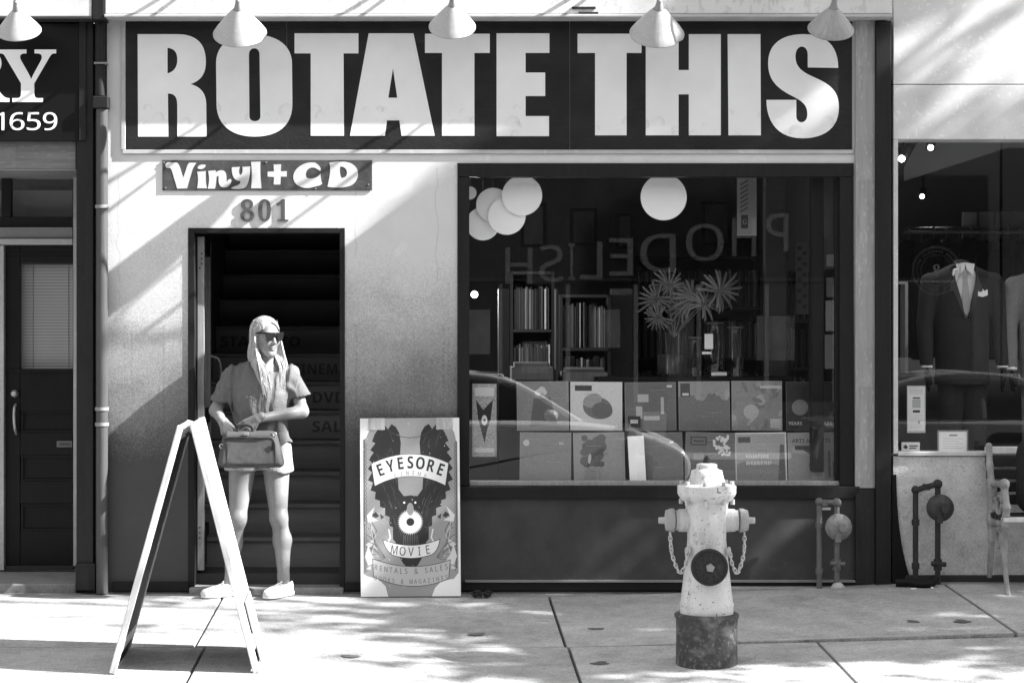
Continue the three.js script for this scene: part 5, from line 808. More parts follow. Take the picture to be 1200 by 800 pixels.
// ------------------------------------------------------------------ gas regulators
function regulator(label, z, pipeL, pipeR, top, topR, base, disc, dr, m, dm, o2) {
  const o = thing('gas_regulator', label, 'gas regulator', 'gas regulators against the shop fronts'), P = (x, y, dz = 0) => V(wx(x, z), wy(y, z), z + dz), r = 3.3 * (D - z) / F;
  part(o, 'riser_pipe', rod(P(pipeL, base), P(pipeL, top), r, r, 16), m);
  part(o, 'outlet_pipe', rod(P(pipeR, base - 2), P(pipeR, disc[1] + dr * 0.8), r, r, 16), m);
  part(o, 'cross_pipe', rod(P(pipeL, top), P(pipeR, topR), r * 1.05, r * 1.05, 16), m);
  part(o, 'neck_pipe', rod(P(pipeR, topR), P(pipeR, disc[1] - dr * 0.8), r, r, 16), m);
  part(o, 'elbow', ball(P(pipeL, top), r * 1.55, 18), m); part(o, 'elbow', ball(P(pipeR, topR), r * 1.7, 18), m);
  for (const [x, y] of o2) part(o, 'coupling', rod(P(x, y + 3.5), P(x, y - 3.5), r * 1.4, r * 1.4, 16), m);
  const R = dr * (D - z) / F, dg = lathe([[0, -0.035], [R * 0.6, -0.03], [R * 0.93, -0.012], [R, -0.008], [R, 0.006], [R * 0.93, 0.01], [R * 0.6, 0.03], [R * 0.34, 0.036], [0, 0.037]], 36); dg.rotateX(Math.PI / 2); const c = P(disc[0], disc[1], 0.03); dg.translate(c.x, c.y, c.z);
  part(o, 'diaphragm', dg, dm);
  part(o, 'vent_cap', rod(c.clone().add(V(0.012, 0, 0.03)), c.clone().add(V(0.012, 0, 0.075)), R * 0.3, R * 0.27, 18), dm);
  part(o, 'outlet_boss', rod(c.clone().add(V(-0.005, -R * 0.3, 0.02)), c.clone().add(V(-0.005, -R * 1.08, 0.01)), R * 0.26, R * 0.24, 16), dm);
  for (let k = 0; k < 8; k++) { const a = k / 8 * 6.283 + 0.3; part(o, 'rim_bolt', rod(c.clone().add(V(Math.cos(a) * R * 0.9, Math.sin(a) * R * 0.9, 0.008)), c.clone().add(V(Math.cos(a) * R * 0.9, Math.sin(a) * R * 0.9, 0.017)), 0.006, 0.006, 6), dm); }
  part(o, 'valve', join([rod(P(pipeR, 668), P(pipeR, 655), r * 1.5, r * 1.5, 16), rod(P(pipeR - 8, 660, 0.01), P(pipeR + 9, 661, 0.01), r * 0.9, r * 0.9, 12), rod(P(pipeR, 661, 0), P(pipeR, 661, 0.05), r * 0.8, r * 0.6, 12)]), m);
  return o;
}
const pipeGrey = mat(0.17, 0.55, { map: rep(scuffed, 2), bumpMap: fineBump, bumpScale: 0.001 }), pipeDark = mat(0.05, 0.55, { map: rep(scuffed, 2), bumpMap: fineBump, bumpScale: 0.001 });
{
  const a = regulator('weathered grey gas regulator with mortar at its foot below the window', 0.12, 960.5, 981, 588, 589, 694, [982, 617], 15.6, pipeGrey, mat(0.32, 0.5, { map: rep(scuffed, 2) }), [[960.5, 615], [960.5, 669], [966, 589]]);
  part(a, 'mortar_foot', sdf((x, y, z) => smin(ell(x, y, z, V(0, 0, 0), 0.05, 0.07, 0.05), ell(x, y, z, V(0.05, -0.02, 0.03), 0.05, 0.03, 0.05), 0.03) + 0.012 * (fbm(x * 30, y * 30 + z * 20, 3) - 0.5), [-0.08, -0.06, -0.08], [0.13, 0.1, 0.1], 0.01).translate(wx(982, 0.12), 0.01, 0.12), M.offwhite);
  part(a, 'tag', pb(962, 974, 594.5, 597.5, 0.12, 0.124, 0.001), M.offwhite);
  regulator('dark gas regulator with slanted cross pipe before the white wall', 0.14, 1073.5, 1099.5, 574, 567, 690, [1101, 594.5], 16, pipeDark, mat(0.08, 0.5, { map: rep(scuffed, 2) }), [[1073.5, 612], [1073.5, 663], [1086, 570.5]]);
  solo('pipe_scrap', 'bent black scrap of pipe lying on the pavement by the dark regulator', 'pipe', tube([V(wx(1052, 0.24), groundY(0.2, 2.8) + 0.03, 0.2), V(wx(1066, 0.24), groundY(0.2, 2.9) + 0.028, 0.22), V(wx(1084, 0.26), groundY(0.2, 2.9) + 0.022, 0.26), V(wx(1093, 0.26), groundY(0.2, 2.9) + 0.028, 0.25), V(wx(1098, 0.26), groundY(0.2, 2.9) + 0.055, 0.22)], 0.024, 12, 30), M.black);
}
// coil of chain on the ground beside the advertising board
{
  const o = thing('chain_coil', 'small heap of dark chain lying on the pavement beside the painted board', 'chain');
  for (let k = 0; k < 22; k++) { const g = new THREE.TorusGeometry(0.013, 0.004, 8, 14); g.scale(0.75, 1.3, 1); g.rotateX(1.57 + rr(-0.6, 0.6)); g.rotateY(rr(0, 3)); const a = k * 0.9; g.translate(wx(566, 0.2) + Math.cos(a) * 0.045 * rr(0.6, 1.4) - 0.02 + k * 0.001, groundY(0.2) + 0.012 + 0.012 * (k % 3), 0.2 + Math.sin(a) * 0.025); part(o, 'link', g, M.iron); }
}
// litter and stains that have an outline of their own
[[700, 738], [812, 765], [1072, 741], [1128, 743], [704, 778], [560, 744], [905, 722], [410, 770]].forEach(([x, y], i) => { const z = ((y - HY) * D - EYE * F) / (SLOPE * F + y - HY), g = new THREE.CircleGeometry(1, 22), p = g.attributes.position; for (let k = 0; k < p.count; k++) { const a = Math.atan2(p.getY(k), p.getX(k)), q = Math.hypot(p.getX(k), p.getY(k)); p.setXY(k, Math.cos(a) * q * 0.045 * (1 + 0.3 * Math.sin(a * 3 + i)), Math.sin(a) * q * 0.04 * (1 + 0.3 * Math.cos(a * 2 + i))); } g.rotateX(-Math.PI / 2); g.rotateX(SLOPE); const X = wx(x, z); g.translate(X, groundY(z, X) + 0.006, z); solo('gum_spot', ['dark gum spot on the pavement beside the slab joint', 'dark gum spot at the foot of the hydrant', 'dark gum spot on the shaded slab', 'second dark gum spot on the shaded slab', 'dark gum spot on the open pavement', 'dark gum spot closest to the painted board', 'dark gum spot between hydrant and weathered regulator', 'dark gum spot between sandwich board and painted board'][i], 'stain', g, mat(0.09, 0.85)); });
[[1071, 692], [1093, 693], [943, 618], [575, 668]].forEach(([x, y], i) => { if (y > 680) { const z = 0.3, X = wx(x, z), g = rbx(-0.02, 0.02, 0, 0.006, -0.006, 0.006, 0.002); g.rotateY(0.4 + i); g.translate(X, groundY(z, X) + 0.003, z); solo('litter_scrap', i ? 'white litter scrap beside the slab joint by the bent pipe' : 'white litter scrap under the bent black pipe', 'litter', g, M.card); } });

// ------------------------------------------------------------------ bench in front of the suit shop
{
  const X = 3.39, G = (z) => groundY(z, X), o = thing('park_bench', 'bench with ornate cast iron end and pale slats against the white wall', 'bench');
  const im = mat(0.42, 0.6, { map: rep(scuffed, 2), bumpMap: rep(fineBump, 2), bumpScale: 0.003 }), sm = mat(0.66, 0.6, { map: woodTex }), Y = (y, z) => wy(y, z);
  function end(x) {
    const q = new THREE.Group(); q.name = 'cast_iron_end'; o.add(q);
    const fn = (px, y, z) => { const p = Math.abs(px); const c2 = (a, b, ra, rb) => cap(p, y, z, V(0, a[0], a[1]), V(0, b[0], b[1]), ra, rb);
      let d = c2([0.84, 0.1], [0.72, 0.12], 0.02, 0.02); d = smin(d, c2([0.72, 0.12], [0.58, 0.17], 0.02, 0.026), 0.02); d = smin(d, c2([0.58, 0.17], [0.4, 0.18], 0.026, 0.03), 0.02); d = smin(d, c2([0.4, 0.18], [0.28, 0.17], 0.03, 0.022), 0.02); d = smin(d, c2([0.28, 0.17], [0.06, 0.12], 0.02, 0.017), 0.02);
      d = smin(d, c2([0.62, 0.2], [0.63, 0.44], 0.018, 0.022), 0.02); d = smin(d, c2([0.63, 0.44], [0.5, 0.5], 0.022, 0.02), 0.02); d = smin(d, c2([0.5, 0.5], [0.4, 0.47], 0.02, 0.026), 0.02); d = smin(d, c2([0.4, 0.47], [0.39, 0.18], 0.024, 0.026), 0.02); d = smin(d, c2([0.4, 0.47], [0.24, 0.43], 0.024, 0.02), 0.02); d = smin(d, c2([0.24, 0.43], [0.0, 0.52], 0.018, 0.015), 0.02); d = smin(d, c2([0.0, 0.52], [-0.01, 0.55], 0.02, 0.014), 0.01);
      for (const [cy, cz, R] of [[0.5, 0.34, 0.06], [0.5, 0.25, 0.035], [0.3, 0.33, 0.05], [0.56, 0.42, 0.03]]) { const t = Math.hypot(Math.hypot(y - cy, z - cz) - R, p) - 0.012; d = smin(d, t, 0.012); }
      d = smin(d, ell(p, y, z, V(0, 0.635, 0.45), 0.03, 0.032, 0.04), 0.01);
      return d + 0.003 * (fbm(y * 40, z * 40, 2) - 0.5); };
    const g = sdf(fn, [-0.05, -0.04, 0.05], [0.05, 0.88, 0.6], 0.0085); g.translate(x, 0.055, 0); part(q, 'casting', g, im);
    return q;
  }
  end(X); end(X + 1.45);
  const slat = (y, z, h, t, name, m) => part(o, name, rbx(X - 0.02, X + 1.5, y, y + h, z - t / 2, z + t / 2, 0.006), m);
  slat(0.845, 0.09, 0.045, 0.03, 'top_rail', sm); const dk = mat(0.03, 0.6, { map: woodTex });
  for (let k = 0; k < 4; k++) slat(0.79 - k * 0.075 - 0.02, 0.1 + k * 0.017, 0.06, 0.022, 'back_slat', dk);
  for (let k = 0; k < 4; k++) slat(0.475 + (k === 3 ? -0.006 : 0), 0.24 + k * 0.078, 0.028, 0.066, 'seat_slat', k === 3 ? sm : dk);
  const bag = solo('sitter_stand_in', 'added dark soft lump on the bench in place of a seated person', 'sitter_stand_in', sdf((x, y, z) => smin(rboxd(x, y, z, V(0, 0.22, 0), 0.15, 0.22, 0.1, 0.08), ell(x, y, z, V(-0.02, 0.1, 0.05), 0.13, 0.11, 0.09), 0.06) + 0.01 * (fbm(x * 12 + z * 8, y * 12, 3) - 0.5), [-0.2, -0.03, -0.15], [0.2, 0.48, 0.18], 0.012), mat(0.025, 0.8, { map: rep(fabricTex, 4) })); bag.position.set(X + 0.27, 0.51, 0.3);  // dark lump added where a half-seen seated person belongs
}

// ------------------------------------------------------------------ woman in the doorway
{
  const PZ = 0.13, base = V(wx(303, PZ), groundY(PZ), PZ), o = thing('person', 'person in loose tee, shorts and sunglasses holding a bag in the doorway', 'person', null, base);
  const J = (px, py, dz = 0) => V(wx(px, PZ) - base.x, wy(py, PZ) - base.y, dz);   // local joint from the photo at the person's depth
  const skin = mat(0.25, 0.5, { map: rep(grime, 2) }), hairM = mat(0.55, 0.45, { map: tex(512, 256, (u, v) => { const a = vn(u * 26 + 2.5 * fbm(u * 4, v * 3, 2), v * 2.2, 0), b = vn(u * 90 + 2 * fbm(u * 6, v * 4, 2), v * 3); return 0.3 + 0.55 * a + 0.3 * (b - 0.5); }) });
  const C = J(311.5, 394, 0.01), yaw = 0.68, cy = Math.cos(yaw), sy = Math.sin(yaw), pit = 0.08;
  const toHead = (x, y, z) => { const dx = x - C.x, dy = y - C.y, dz = z - C.z; const lx = dx * cy - dz * sy; let lz = dx * sy + dz * cy; const ly = dy * Math.cos(pit) + lz * Math.sin(pit); lz = -dy * Math.sin(pit) + lz * Math.cos(pit); return [lx, ly, lz]; };
  const headM = new THREE.Matrix4().makeRotationFromEuler(new THREE.Euler(pit, yaw, 0, 'YXZ')).setPosition(C);
  const head = (x, y, z) => {
    const [lx, ly, lz] = toHead(x, y, z), ax = Math.abs(lx);
    let d = ell(lx, ly, lz, V(0, 0.022, -0.012), 0.071, 0.084, 0.09);
    d = smin(d, ell(lx, ly, lz, V(0, -0.035, 0.025), 0.055, 0.07, 0.06), 0.03);
    d = smin(d, cap(ax, ly, lz, V(0.045, -0.045, 0.005), V(0.012, -0.102, 0.062), 0.024, 0.02), 0.03);   // jaw
    d = smin(d, ell(lx, ly, lz, V(0, -0.1, 0.068), 0.02, 0.017, 0.017), 0.02);                            // chin
    d = smin(d, ell(ax, ly, lz, V(0.036, -0.03, 0.062), 0.022, 0.018, 0.016), 0.02);                      // cheek
    d = smin(d, cap(lx, ly, lz, V(0, 0.012, 0.078), V(0, -0.03, 0.098), 0.007, 0.0095), 0.012);            // nose
    d = smin(d, ell(ax, ly, lz, V(0.009, -0.033, 0.09), 0.008, 0.007, 0.009), 0.008);
    d = smin(d, ell(ax, ly, lz, V(0.025, 0.025, 0.072), 0.03, 0.009, 0.012), 0.015);                      // brow
    d = smax(d, -ell(ax, ly, lz, V(0.031, 0.006, 0.088), 0.016, 0.011, 0.014), 0.012);                    // eye sockets
    d = smin(d, ell(ax, ly, lz, V(0.031, 0.006, 0.068), 0.013, 0.011, 0.012), 0.004);
    d = smin(d, ell(lx, ly, lz, V(0, -0.0605, 0.086), 0.021, 0.006, 0.01), 0.005);                        // lips
    d = smin(d, ell(lx, ly, lz, V(0, -0.0725, 0.084), 0.017, 0.0065, 0.01), 0.005);
    d = smax(d, -ell(lx, ly, lz, V(0, -0.0665, 0.1), 0.02, 0.002, 0.01), 0.004);
    d = smin(d, ell(ax, ly, lz, V(0.073, -0.008, -0.008), 0.008, 0.028, 0.016), 0.008);                   // ears
    return d;
  };
  const nk0 = J(312, 412, -0.01), nk1 = J(309, 436, -0.03);
  const jt = { sl: J(270, 438, -0.02), sr: J(342, 436, -0.03), el: J(252.5, 481, 0.0), er: J(354, 482, 0.02), wl: J(264, 492.5, 0.17), wr: J(304, 489, 0.2), hl: J(285, 533, -0.02), hr: J(322, 533, -0.02), kl: J(279, 607, 0.05), kr: J(327, 606, 0.04), al: J(270, 679, 0.0), ar: J(332, 676, 0.0) };
  const body = (x, y, z) => {
    let d = cap(x, y, z, nk0, nk1, 0.046, 0.052);
    d = smin(d, cap(x, y, z, jt.sl, jt.sr, 0.038, 0.038), 0.05);
    d = smin(d, ell(x, y, z, J(306, 462, -0.02), 0.145, 0.17, 0.095), 0.06);
    d = smin(d, ell(x, y, z, J(304, 520, -0.02), 0.15, 0.13, 0.1), 0.06);
    let arm = cap(x, y, z, jt.sl, jt.el, 0.04, 0.037); arm = smin(arm, cap(x, y, z, jt.el, jt.wl, 0.038, 0.026), 0.02);
    let arm2 = cap(x, y, z, jt.sr, jt.er, 0.04, 0.038); arm2 = smin(arm2, cap(x, y, z, jt.er, jt.wr, 0.04, 0.026), 0.02);
    d = smin(d, arm, 0.02); d = smin(d, arm2, 0.02);
    for (const [h, k, a, ca] of [[jt.hl, jt.kl, jt.al, J(273, 636, -0.0)], [jt.hr, jt.kr, jt.ar, J(330.5, 633, -0.012)]]) {
      let l = cap(x, y, z, h, k, 0.092, 0.05); l = smin(l, ell(x, y, z, V(k.x, k.y, k.z + 0.01), 0.043, 0.05, 0.045), 0.03); l = smin(l, cap(x, y, z, k, ca, 0.046, 0.053), 0.03); l = smin(l, cap(x, y, z, ca, a, 0.053, 0.034), 0.03); l = smin(l, cap(x, y, z, a, V(a.x, 0.05, a.z), 0.034, 0.036), 0.02);
      d = smin(d, l, 0.025);
    }
    return d;
  };
  function hand(w, f, n, side) {                                   // five fingers that curl towards n; the thumb leaves the side of the palm
    f = f.clone().normalize(); n = n.clone().sub(f.clone().multiplyScalar(n.dot(f))).normalize(); const s = V(0, 0, 0).crossVectors(f, n).multiplyScalar(side);
    const at = (a, b, c) => w.clone().addScaledVector(f, a).addScaledVector(s, b).addScaledVector(n, c), segs = [];
    for (let i = 0; i < 4; i++) segs.push([at(0.0, (i - 1.5) * 0.011, 0), at(0.078 - Math.abs(i - 1.2) * 0.004, (i - 1.5) * 0.0195, 0), 0.014, 0.0105, 0.012]);
    [[0.036, 0.9], [0.042, 1.0], [0.039, 1.05], [0.031, 1.1]].forEach(([len, curl], i) => { let p = at(0.08 - Math.abs(i - 1.2) * 0.004, (i - 1.5) * 0.0195, 0), a = 0.35 * curl; for (const [k, r0, r1] of [[1, 0.0096, 0.0088], [0.66, 0.0088, 0.0078], [0.52, 0.0078, 0.0066]]) { const q = p.clone().addScaledVector(f, Math.cos(a) * len * k).addScaledVector(n, Math.sin(a) * len * k).addScaledVector(s, (i - 1.5) * 0.0015); segs.push([p, q, r0, r1, 0.002]); p = q; a += 0.62 * curl; } });
    let p = at(0.018, -0.022, 0.006); for (const [b, r0, r1] of [[at(0.05, -0.045, 0.016), 0.014, 0.0105], [at(0.078, -0.045, 0.03), 0.0105, 0.009], [at(0.098, -0.036, 0.04), 0.009, 0.007]]) { segs.push([p, b, r0, r1, 0.004]); p = b; }
    const fn = (x, y, z) => { let d = cap(x, y, z, at(-0.03, 0, 0), at(0.0, 0, 0), 0.026, 0.023); for (const [a, b, r0, r1, k] of segs) d = smin(d, cap(x, y, z, a, b, r0, r1), Math.max(k, 0.003)); return d; };
    const m = at(0.06, 0, 0.01), q = 0.13; return sdf(fn, [m.x - q, m.y - q, m.z - q], [m.x + q, m.y + q, m.z + q], 0.0036);
  }
  const parts = [sdf(body, [-0.34, -0.01, -0.2], [0.34, 1.46, 0.32], 0.0095), sdf((x, y, z) => smin(head(x, y, z), cap(x, y, z, nk0, nk1, 0.046, 0.052), 0.025), [C.x - 0.13, C.y - 0.22, C.z - 0.14], [C.x + 0.13, C.y + 0.13, C.z + 0.15], 0.0038),
    hand(jt.wl, V(0.5, -0.62, 0.25), V(0.3, -0.3, -0.9), 1), hand(jt.wr, V(-0.78, -0.5, 0.1), V(-0.15, -0.25, -0.95), -1)];
  part(o, 'body', join(parts), skin);

  // hair: cap, side curtains and loose locks
  const hairD = (x, y, z) => {
    const [lx, ly, lz] = toHead(x, y, z), ax = Math.abs(lx);
    let d = ell(lx, ly, lz, V(0, 0.027, -0.018), 0.085, 0.096, 0.101);
    const face = Math.max(ax - 0.07 - 0.25 * Math.max(0, 0.03 - ly), ly - 0.086 + 2.4 * Math.pow(ax, 1.4), 0.012 - lz); d = smax(d, -face, 0.008);
    const far = lx > 0 ? 0.7 : 1, bk = lx > 0 ? -0.02 : 0;
    d = smin(d, cap(ax, ly, lz, V(0.07, 0.03, -0.015), V(0.075, -0.06, -0.008 + bk), 0.022, 0.024 * far), 0.025);
    d = smin(d, cap(ax, ly, lz, V(0.075, -0.06, -0.008 + bk), V(0.084, -0.16, 0.04), 0.024 * far, 0.031 * far), 0.02);
    d = smin(d, cap(ax, ly, lz, V(0.084, -0.16, 0.04), V(0.066, -0.31, 0.105), 0.03 * far, 0.016), 0.02);
    d = smin(d, ell(lx, ly, lz, V(-0.01, -0.1, -0.06), 0.07, 0.13, 0.045), 0.03);
    const a = Math.atan2(lx, lz); return d + 0.0022 * Math.sin(a * 60 + 5 * fbm(lx * 30, ly * 14, 2)) * Math.min(1, Math.abs(lx) * 20) + 0.004 * (fbm(a * 9, ly * 10, 2) - 0.5);
  };
  const locks = [];
  for (let k = 0; k < 260; k++) {
    const s = k % 2 ? 1 : -1, t = rnd(), u = rr(-1, 1), top = V(s * rr(0.02, 0.07), rr(0.07, 0.108) - 0.02 * t, rr(-0.06, 0.02)), e = 0.018 + 0.016 * t;
    const P = [top, V(s * (0.082 + 0.01 * t), 0.0 + 0.01 * u, -0.012 + 0.022 * u), V(s * (0.084 + e * 0.6 * u), -0.1, 0.03 + 0.028 * u), V(s * (0.078 + e * u), -0.2 + 0.02 * t, 0.075 + 0.03 * rnd()), V(s * (0.058 + 0.03 * u), -0.27 - 0.09 * t, 0.115 + 0.025 * rnd())].map((p) => p.applyMatrix4(headM));
    const g = tube(P, 0.0019 + 0.0012 * t, 5, 14), q = g.attributes.position, ring = 6; for (let i = 0; i < q.count; i++) { const j = Math.floor(i / ring) / 14, c = new THREE.CatmullRomCurve3(P, false, 'centripetal').getPointAt(Math.min(1, j)), w = 1 - 0.8 * j * j; q.setXYZ(i, c.x + (q.getX(i) - c.x) * w, c.y + (q.getY(i) - c.y) * w, c.z + (q.getZ(i) - c.z) * w); }
    locks.push(g);
  }
  part(o, 'hair', join([sdf(hairD, [C.x - 0.2, C.y - 0.36, C.z - 0.2], [C.x + 0.2, C.y + 0.14, C.z + 0.24], 0.0055), ...locks]), hairM);

  // sunglasses
  const sg = new THREE.Group(); sg.name = 'sunglasses'; sg.applyMatrix4(headM); sg.scale.set(1.05, 1.3, 1.0); o.add(sg);
  const fm = mat(0.006, 0.6), lensShape = new THREE.Shape(); lensShape.moveTo(-0.027, 0.017); lensShape.lineTo(0.027, 0.02); lensShape.bezierCurveTo(0.03, -0.004, 0.02, -0.023, 0.0, -0.023); lensShape.bezierCurveTo(-0.018, -0.023, -0.025, -0.006, -0.027, 0.017);
  for (const s of [-1, 1]) {
    const g = ext(lensShape, 0.004, 0, 0.0012); if (s < 0) g.scale(-1, 1, 1); g.rotateY(s * 0.16); g.translate(s * 0.034, 0.006, 0.094); part(sg, 'lens', s < 0 ? g.index ? g : (() => { const p = g.attributes.position; for (let i = 0; i < p.count; i += 3) { for (const k of ['position', 'normal', 'uv']) { const a = g.attributes[k], n = a.itemSize; for (let c = 0; c < n; c++) { const t = a.array[(i + 1) * n + c]; a.array[(i + 1) * n + c] = a.array[(i + 2) * n + c]; a.array[(i + 2) * n + c] = t; } } } g.computeVertexNormals(); return g; })() : g, mat(0.006, 0.5));
    part(sg, 'temple_arm', tube([V(s * 0.062, 0.02, 0.09), V(s * 0.076, 0.02, 0.06), V(s * 0.079, 0.012, -0.005)], 0.0035, 6), fm);
  }
  part(sg, 'bridge', join([rbx(-0.05, 0.05, 0.019, 0.024, 0.089, 0.094, 0.002), rbx(-0.008, 0.008, 0.004, 0.02, 0.095, 0.101, 0.003)]), fm);

  // loose tee with short wide sleeves
  const tee = (x, y, z) => {
    let d = smin(cap(x, y, z, J(306, 431, -0.03), J(270, 440, -0.025), 0.056, 0.05), cap(x, y, z, J(306, 431, -0.03), J(339, 438, -0.03), 0.056, 0.05), 0.03);
    d = smin(d, ell(x, y, z, J(306, 462, -0.015), 0.175, 0.2, 0.118), 0.05);
    d = smin(d, cap(x, y, z, J(305, 470, -0.01), J(309, 520, -0.01), 0.155, 0.165), 0.06);
    d = Math.max(d, ell(x, y, z, J(307, 478, -0.01), 0.24, 0.4, 0.145));
    d = smax(d, J(0, 520).y - y + 0.008 * Math.sin(x * 40), 0.008);
    const s1 = smax(cap(x, y, z, J(269, 443, -0.02), J(257, 474, 0.0), 0.054, 0.064), J(0, 470).y - y - 0.25 * (x + 0.25), 0.008), s2 = smax(cap(x, y, z, J(339, 443, -0.03), J(358, 474, 0.015), 0.052, 0.066), J(0, 465).y - y + 0.2 * (x - 0.25), 0.008);
    d = smin(d, s1, 0.06); d = smin(d, s2, 0.06);
    d = smax(d, -(Math.hypot((x - nk1.x) / 1.15, (y - J(0, 424).y) * 0.9, z - 0.02) - 0.072), 0.012);        // neckline
    const w = 0.5 + 0.5 * Math.sin(y * 7 + 1);
    d += 0.0075 * Math.sin(x * 85 + 3.5 * fbm(x * 9, y * 7, 2) * 3) * sstep(0.3, 0.6, fbm(x * 8 + 2, y * 4, 2)) + 0.008 * (fbm(x * 16, y * 13 + z * 7, 3) - 0.5) * (0.6 + w) + 0.0025 * Math.sin((x * 0.8 + y) * 60 + 6 * fbm(x * 6, y * 6, 2)) * sstep(0.1, 0.2, Math.abs(x));
    return d;
  };
  part(o, 'tee_shirt', sdf(tee, [-0.34, 0.85, -0.22], [0.36, 1.45, 0.24], 0.0075), mat(0.135, 0.9, { map: rep(fabricTex, 5), bumpMap: rep(streak, 1.6), bumpScale: 0.012 }));
  const shorts = (x, y, z) => {
    let d = ell(x, y, z, J(304, 522, -0.02), 0.165, 0.13, 0.115);
    const l1 = smax(cap(x, y, z, J(285, 528, -0.015), J(281.5, 565, 0.0), 0.103, 0.108), J(0, 551).y - y, 0.008), l2 = smax(cap(x, y, z, J(322, 528, -0.015), J(325.5, 565, 0.0), 0.1, 0.105), J(0, 552).y - y + 0.012 * Math.sin(x * 30), 0.008);
    d = smin(d, Math.min(l1, l2), 0.02); d = smax(d, y - J(0, 505).y, 0.01);
    return d + 0.006 * (fbm(x * 16 + z * 10, y * 16, 3) - 0.5);
  };
  part(o, 'shorts', sdf(shorts, [-0.3, 0.68, -0.2], [0.3, 1.03, 0.2], 0.0085), mat(0.34, 0.85, { map: rep(fabricTex, 5), bumpMap: rep(streak, 2), bumpScale: 0.006 }));
  // canvas shoes
  for (const [a, dir, dx] of [[jt.al, V(-0.8, 0, 0.6), -0.01], [jt.ar, V(-0.5, 0, 0.85), 0]]) {
    const f = dir.normalize(), sh = new THREE.Group(); sh.name = 'canvas_shoe'; o.add(sh); sh.position.set(a.x + dx, 0.002, a.z); sh.rotation.y = Math.atan2(f.x, f.z);
    const up = (x, y, z) => { let d = ell(x, y, z, V(0, 0.02, 0.12), 0.044, 0.05, 0.075); d = smin(d, cap(x, y, z, V(0, 0.045, -0.03), V(0, 0.035, 0.08), 0.042, 0.04), 0.03); d = smin(d, cap(x, y, z, V(0, 0.05, -0.022), V(0, 0.072, -0.024), 0.042, 0.042), 0.02); d = smax(d, y - 0.08 + 0.2 * z, 0.006); d = smax(d, -ell(x, y, z, V(0, 0.1, -0.02), 0.034, 0.05, 0.05), 0.005); return smax(d, 0.014 - y, 0.003); };
    part(sh, 'upper', sdf(up, [-0.07, 0, -0.1], [0.07, 0.13, 0.22], 0.005), mat(0.62, 0.85, { map: rep(fabricTex, 6) }));
    const so = new THREE.Shape(); so.moveTo(-0.036, -0.06); so.bezierCurveTo(-0.03, -0.09, 0.03, -0.09, 0.036, -0.06); so.bezierCurveTo(0.034, 0, 0.05, 0.09, 0.046, 0.13); so.bezierCurveTo(0.04, 0.21, -0.04, 0.21, -0.046, 0.13); so.bezierCurveTo(-0.05, 0.09, -0.034, 0, -0.036, -0.06);
    const sg2 = ext(so, 0.022, 0, 0.004); sg2.rotateX(Math.PI / 2); sg2.translate(0, 0.022, 0); part(sh, 'sole', sg2, mat(0.7, 0.7));
    for (let k = 0; k < 3; k++) part(sh, 'lace', tube([V(-0.024, 0.066 - k * 0.006, 0.045 + k * 0.018), V(0, 0.078 - k * 0.006, 0.048 + k * 0.018), V(0.024, 0.066 - k * 0.006, 0.045 + k * 0.018)], 0.0035, 6), M.card);
    part(sh, 'lace', tube([V(0.0, 0.075, 0.045), V(0.02, 0.09, 0.05), V(0.03, 0.085, 0.06)], 0.003, 6), M.card);
  }

  // handbag, held by both hands
  const bz = PZ + 0.245, bag = thing('handbag', 'boxy grey handbag held in front of the shorts with both hands', 'handbag', null, V(wx(293.5, bz), wy(526, bz), bz));
  const bm = mat(0.085, 0.75, { map: rep(fabricTex, 4), bumpMap: rep(fineBump, 3), bumpScale: 0.001 }), tm = mat(0.04, 0.5, { map: grime });
  const bd = (x, y, z) => { const w = 0.178 - 0.2 * y - 0.05 * Math.max(0, x) * y * 4; return rboxd(x + 0.02 * y, y, z, V(0, 0, 0), w + 0.0, 0.108, 0.062 - 0.12 * y, 0.035) + 0.006 * (fbm(x * 12, y * 12 + z * 6, 3) - 0.5); };
  part(bag, 'bag_body', sdf(bd, [-0.24, -0.14, -0.1], [0.24, 0.14, 0.1], 0.0065), bm);
  part(bag, 'flap_seam', tube([V(-0.155, 0.062, 0.057), V(-0.12, 0.07, 0.058), V(0.06, 0.068, 0.06), V(0.135, 0.06, 0.056), V(0.15, -0.02, 0.066), V(0.15, -0.085, 0.068)], 0.0045, 6, 40), tm);
  part(bag, 'bottom_piping', tube([V(-0.17, -0.088, 0.066), V(-0.08, -0.101, 0.069), V(0.08, -0.099, 0.069), V(0.17, -0.084, 0.066)], 0.0045, 6, 24), tm);
  part(bag, 'seam', tube([V(-0.125, 0.06, 0.06), V(-0.132, -0.03, 0.067), V(-0.135, -0.09, 0.07)], 0.0022, 6, 20), tm);
  part(bag, 'handle', tube([V(-0.075, 0.098, 0.02), V(-0.07, 0.13, 0.02), V(-0.03, 0.143, 0.02), V(0.01, 0.13, 0.02), V(0.015, 0.098, 0.02)], 0.0095, 10, 30), tm);
  part(bag, 'clasp', rbx(-0.035, -0.008, 0.082, 0.1, 0.052, 0.062, 0.003), M.steel);
  part(bag, 'zip_tag', rbx(0.128, 0.14, 0.0, 0.036, 0.064, 0.072, 0.002), M.black);
  for (const [x, y] of [[-0.168, 0.02], [0.145, 0.09]]) part(bag, 'ring', (() => { const g = new THREE.TorusGeometry(0.011, 0.0035, 8, 16); g.translate(x, y, 0.05); return g; })(), M.steel);
}

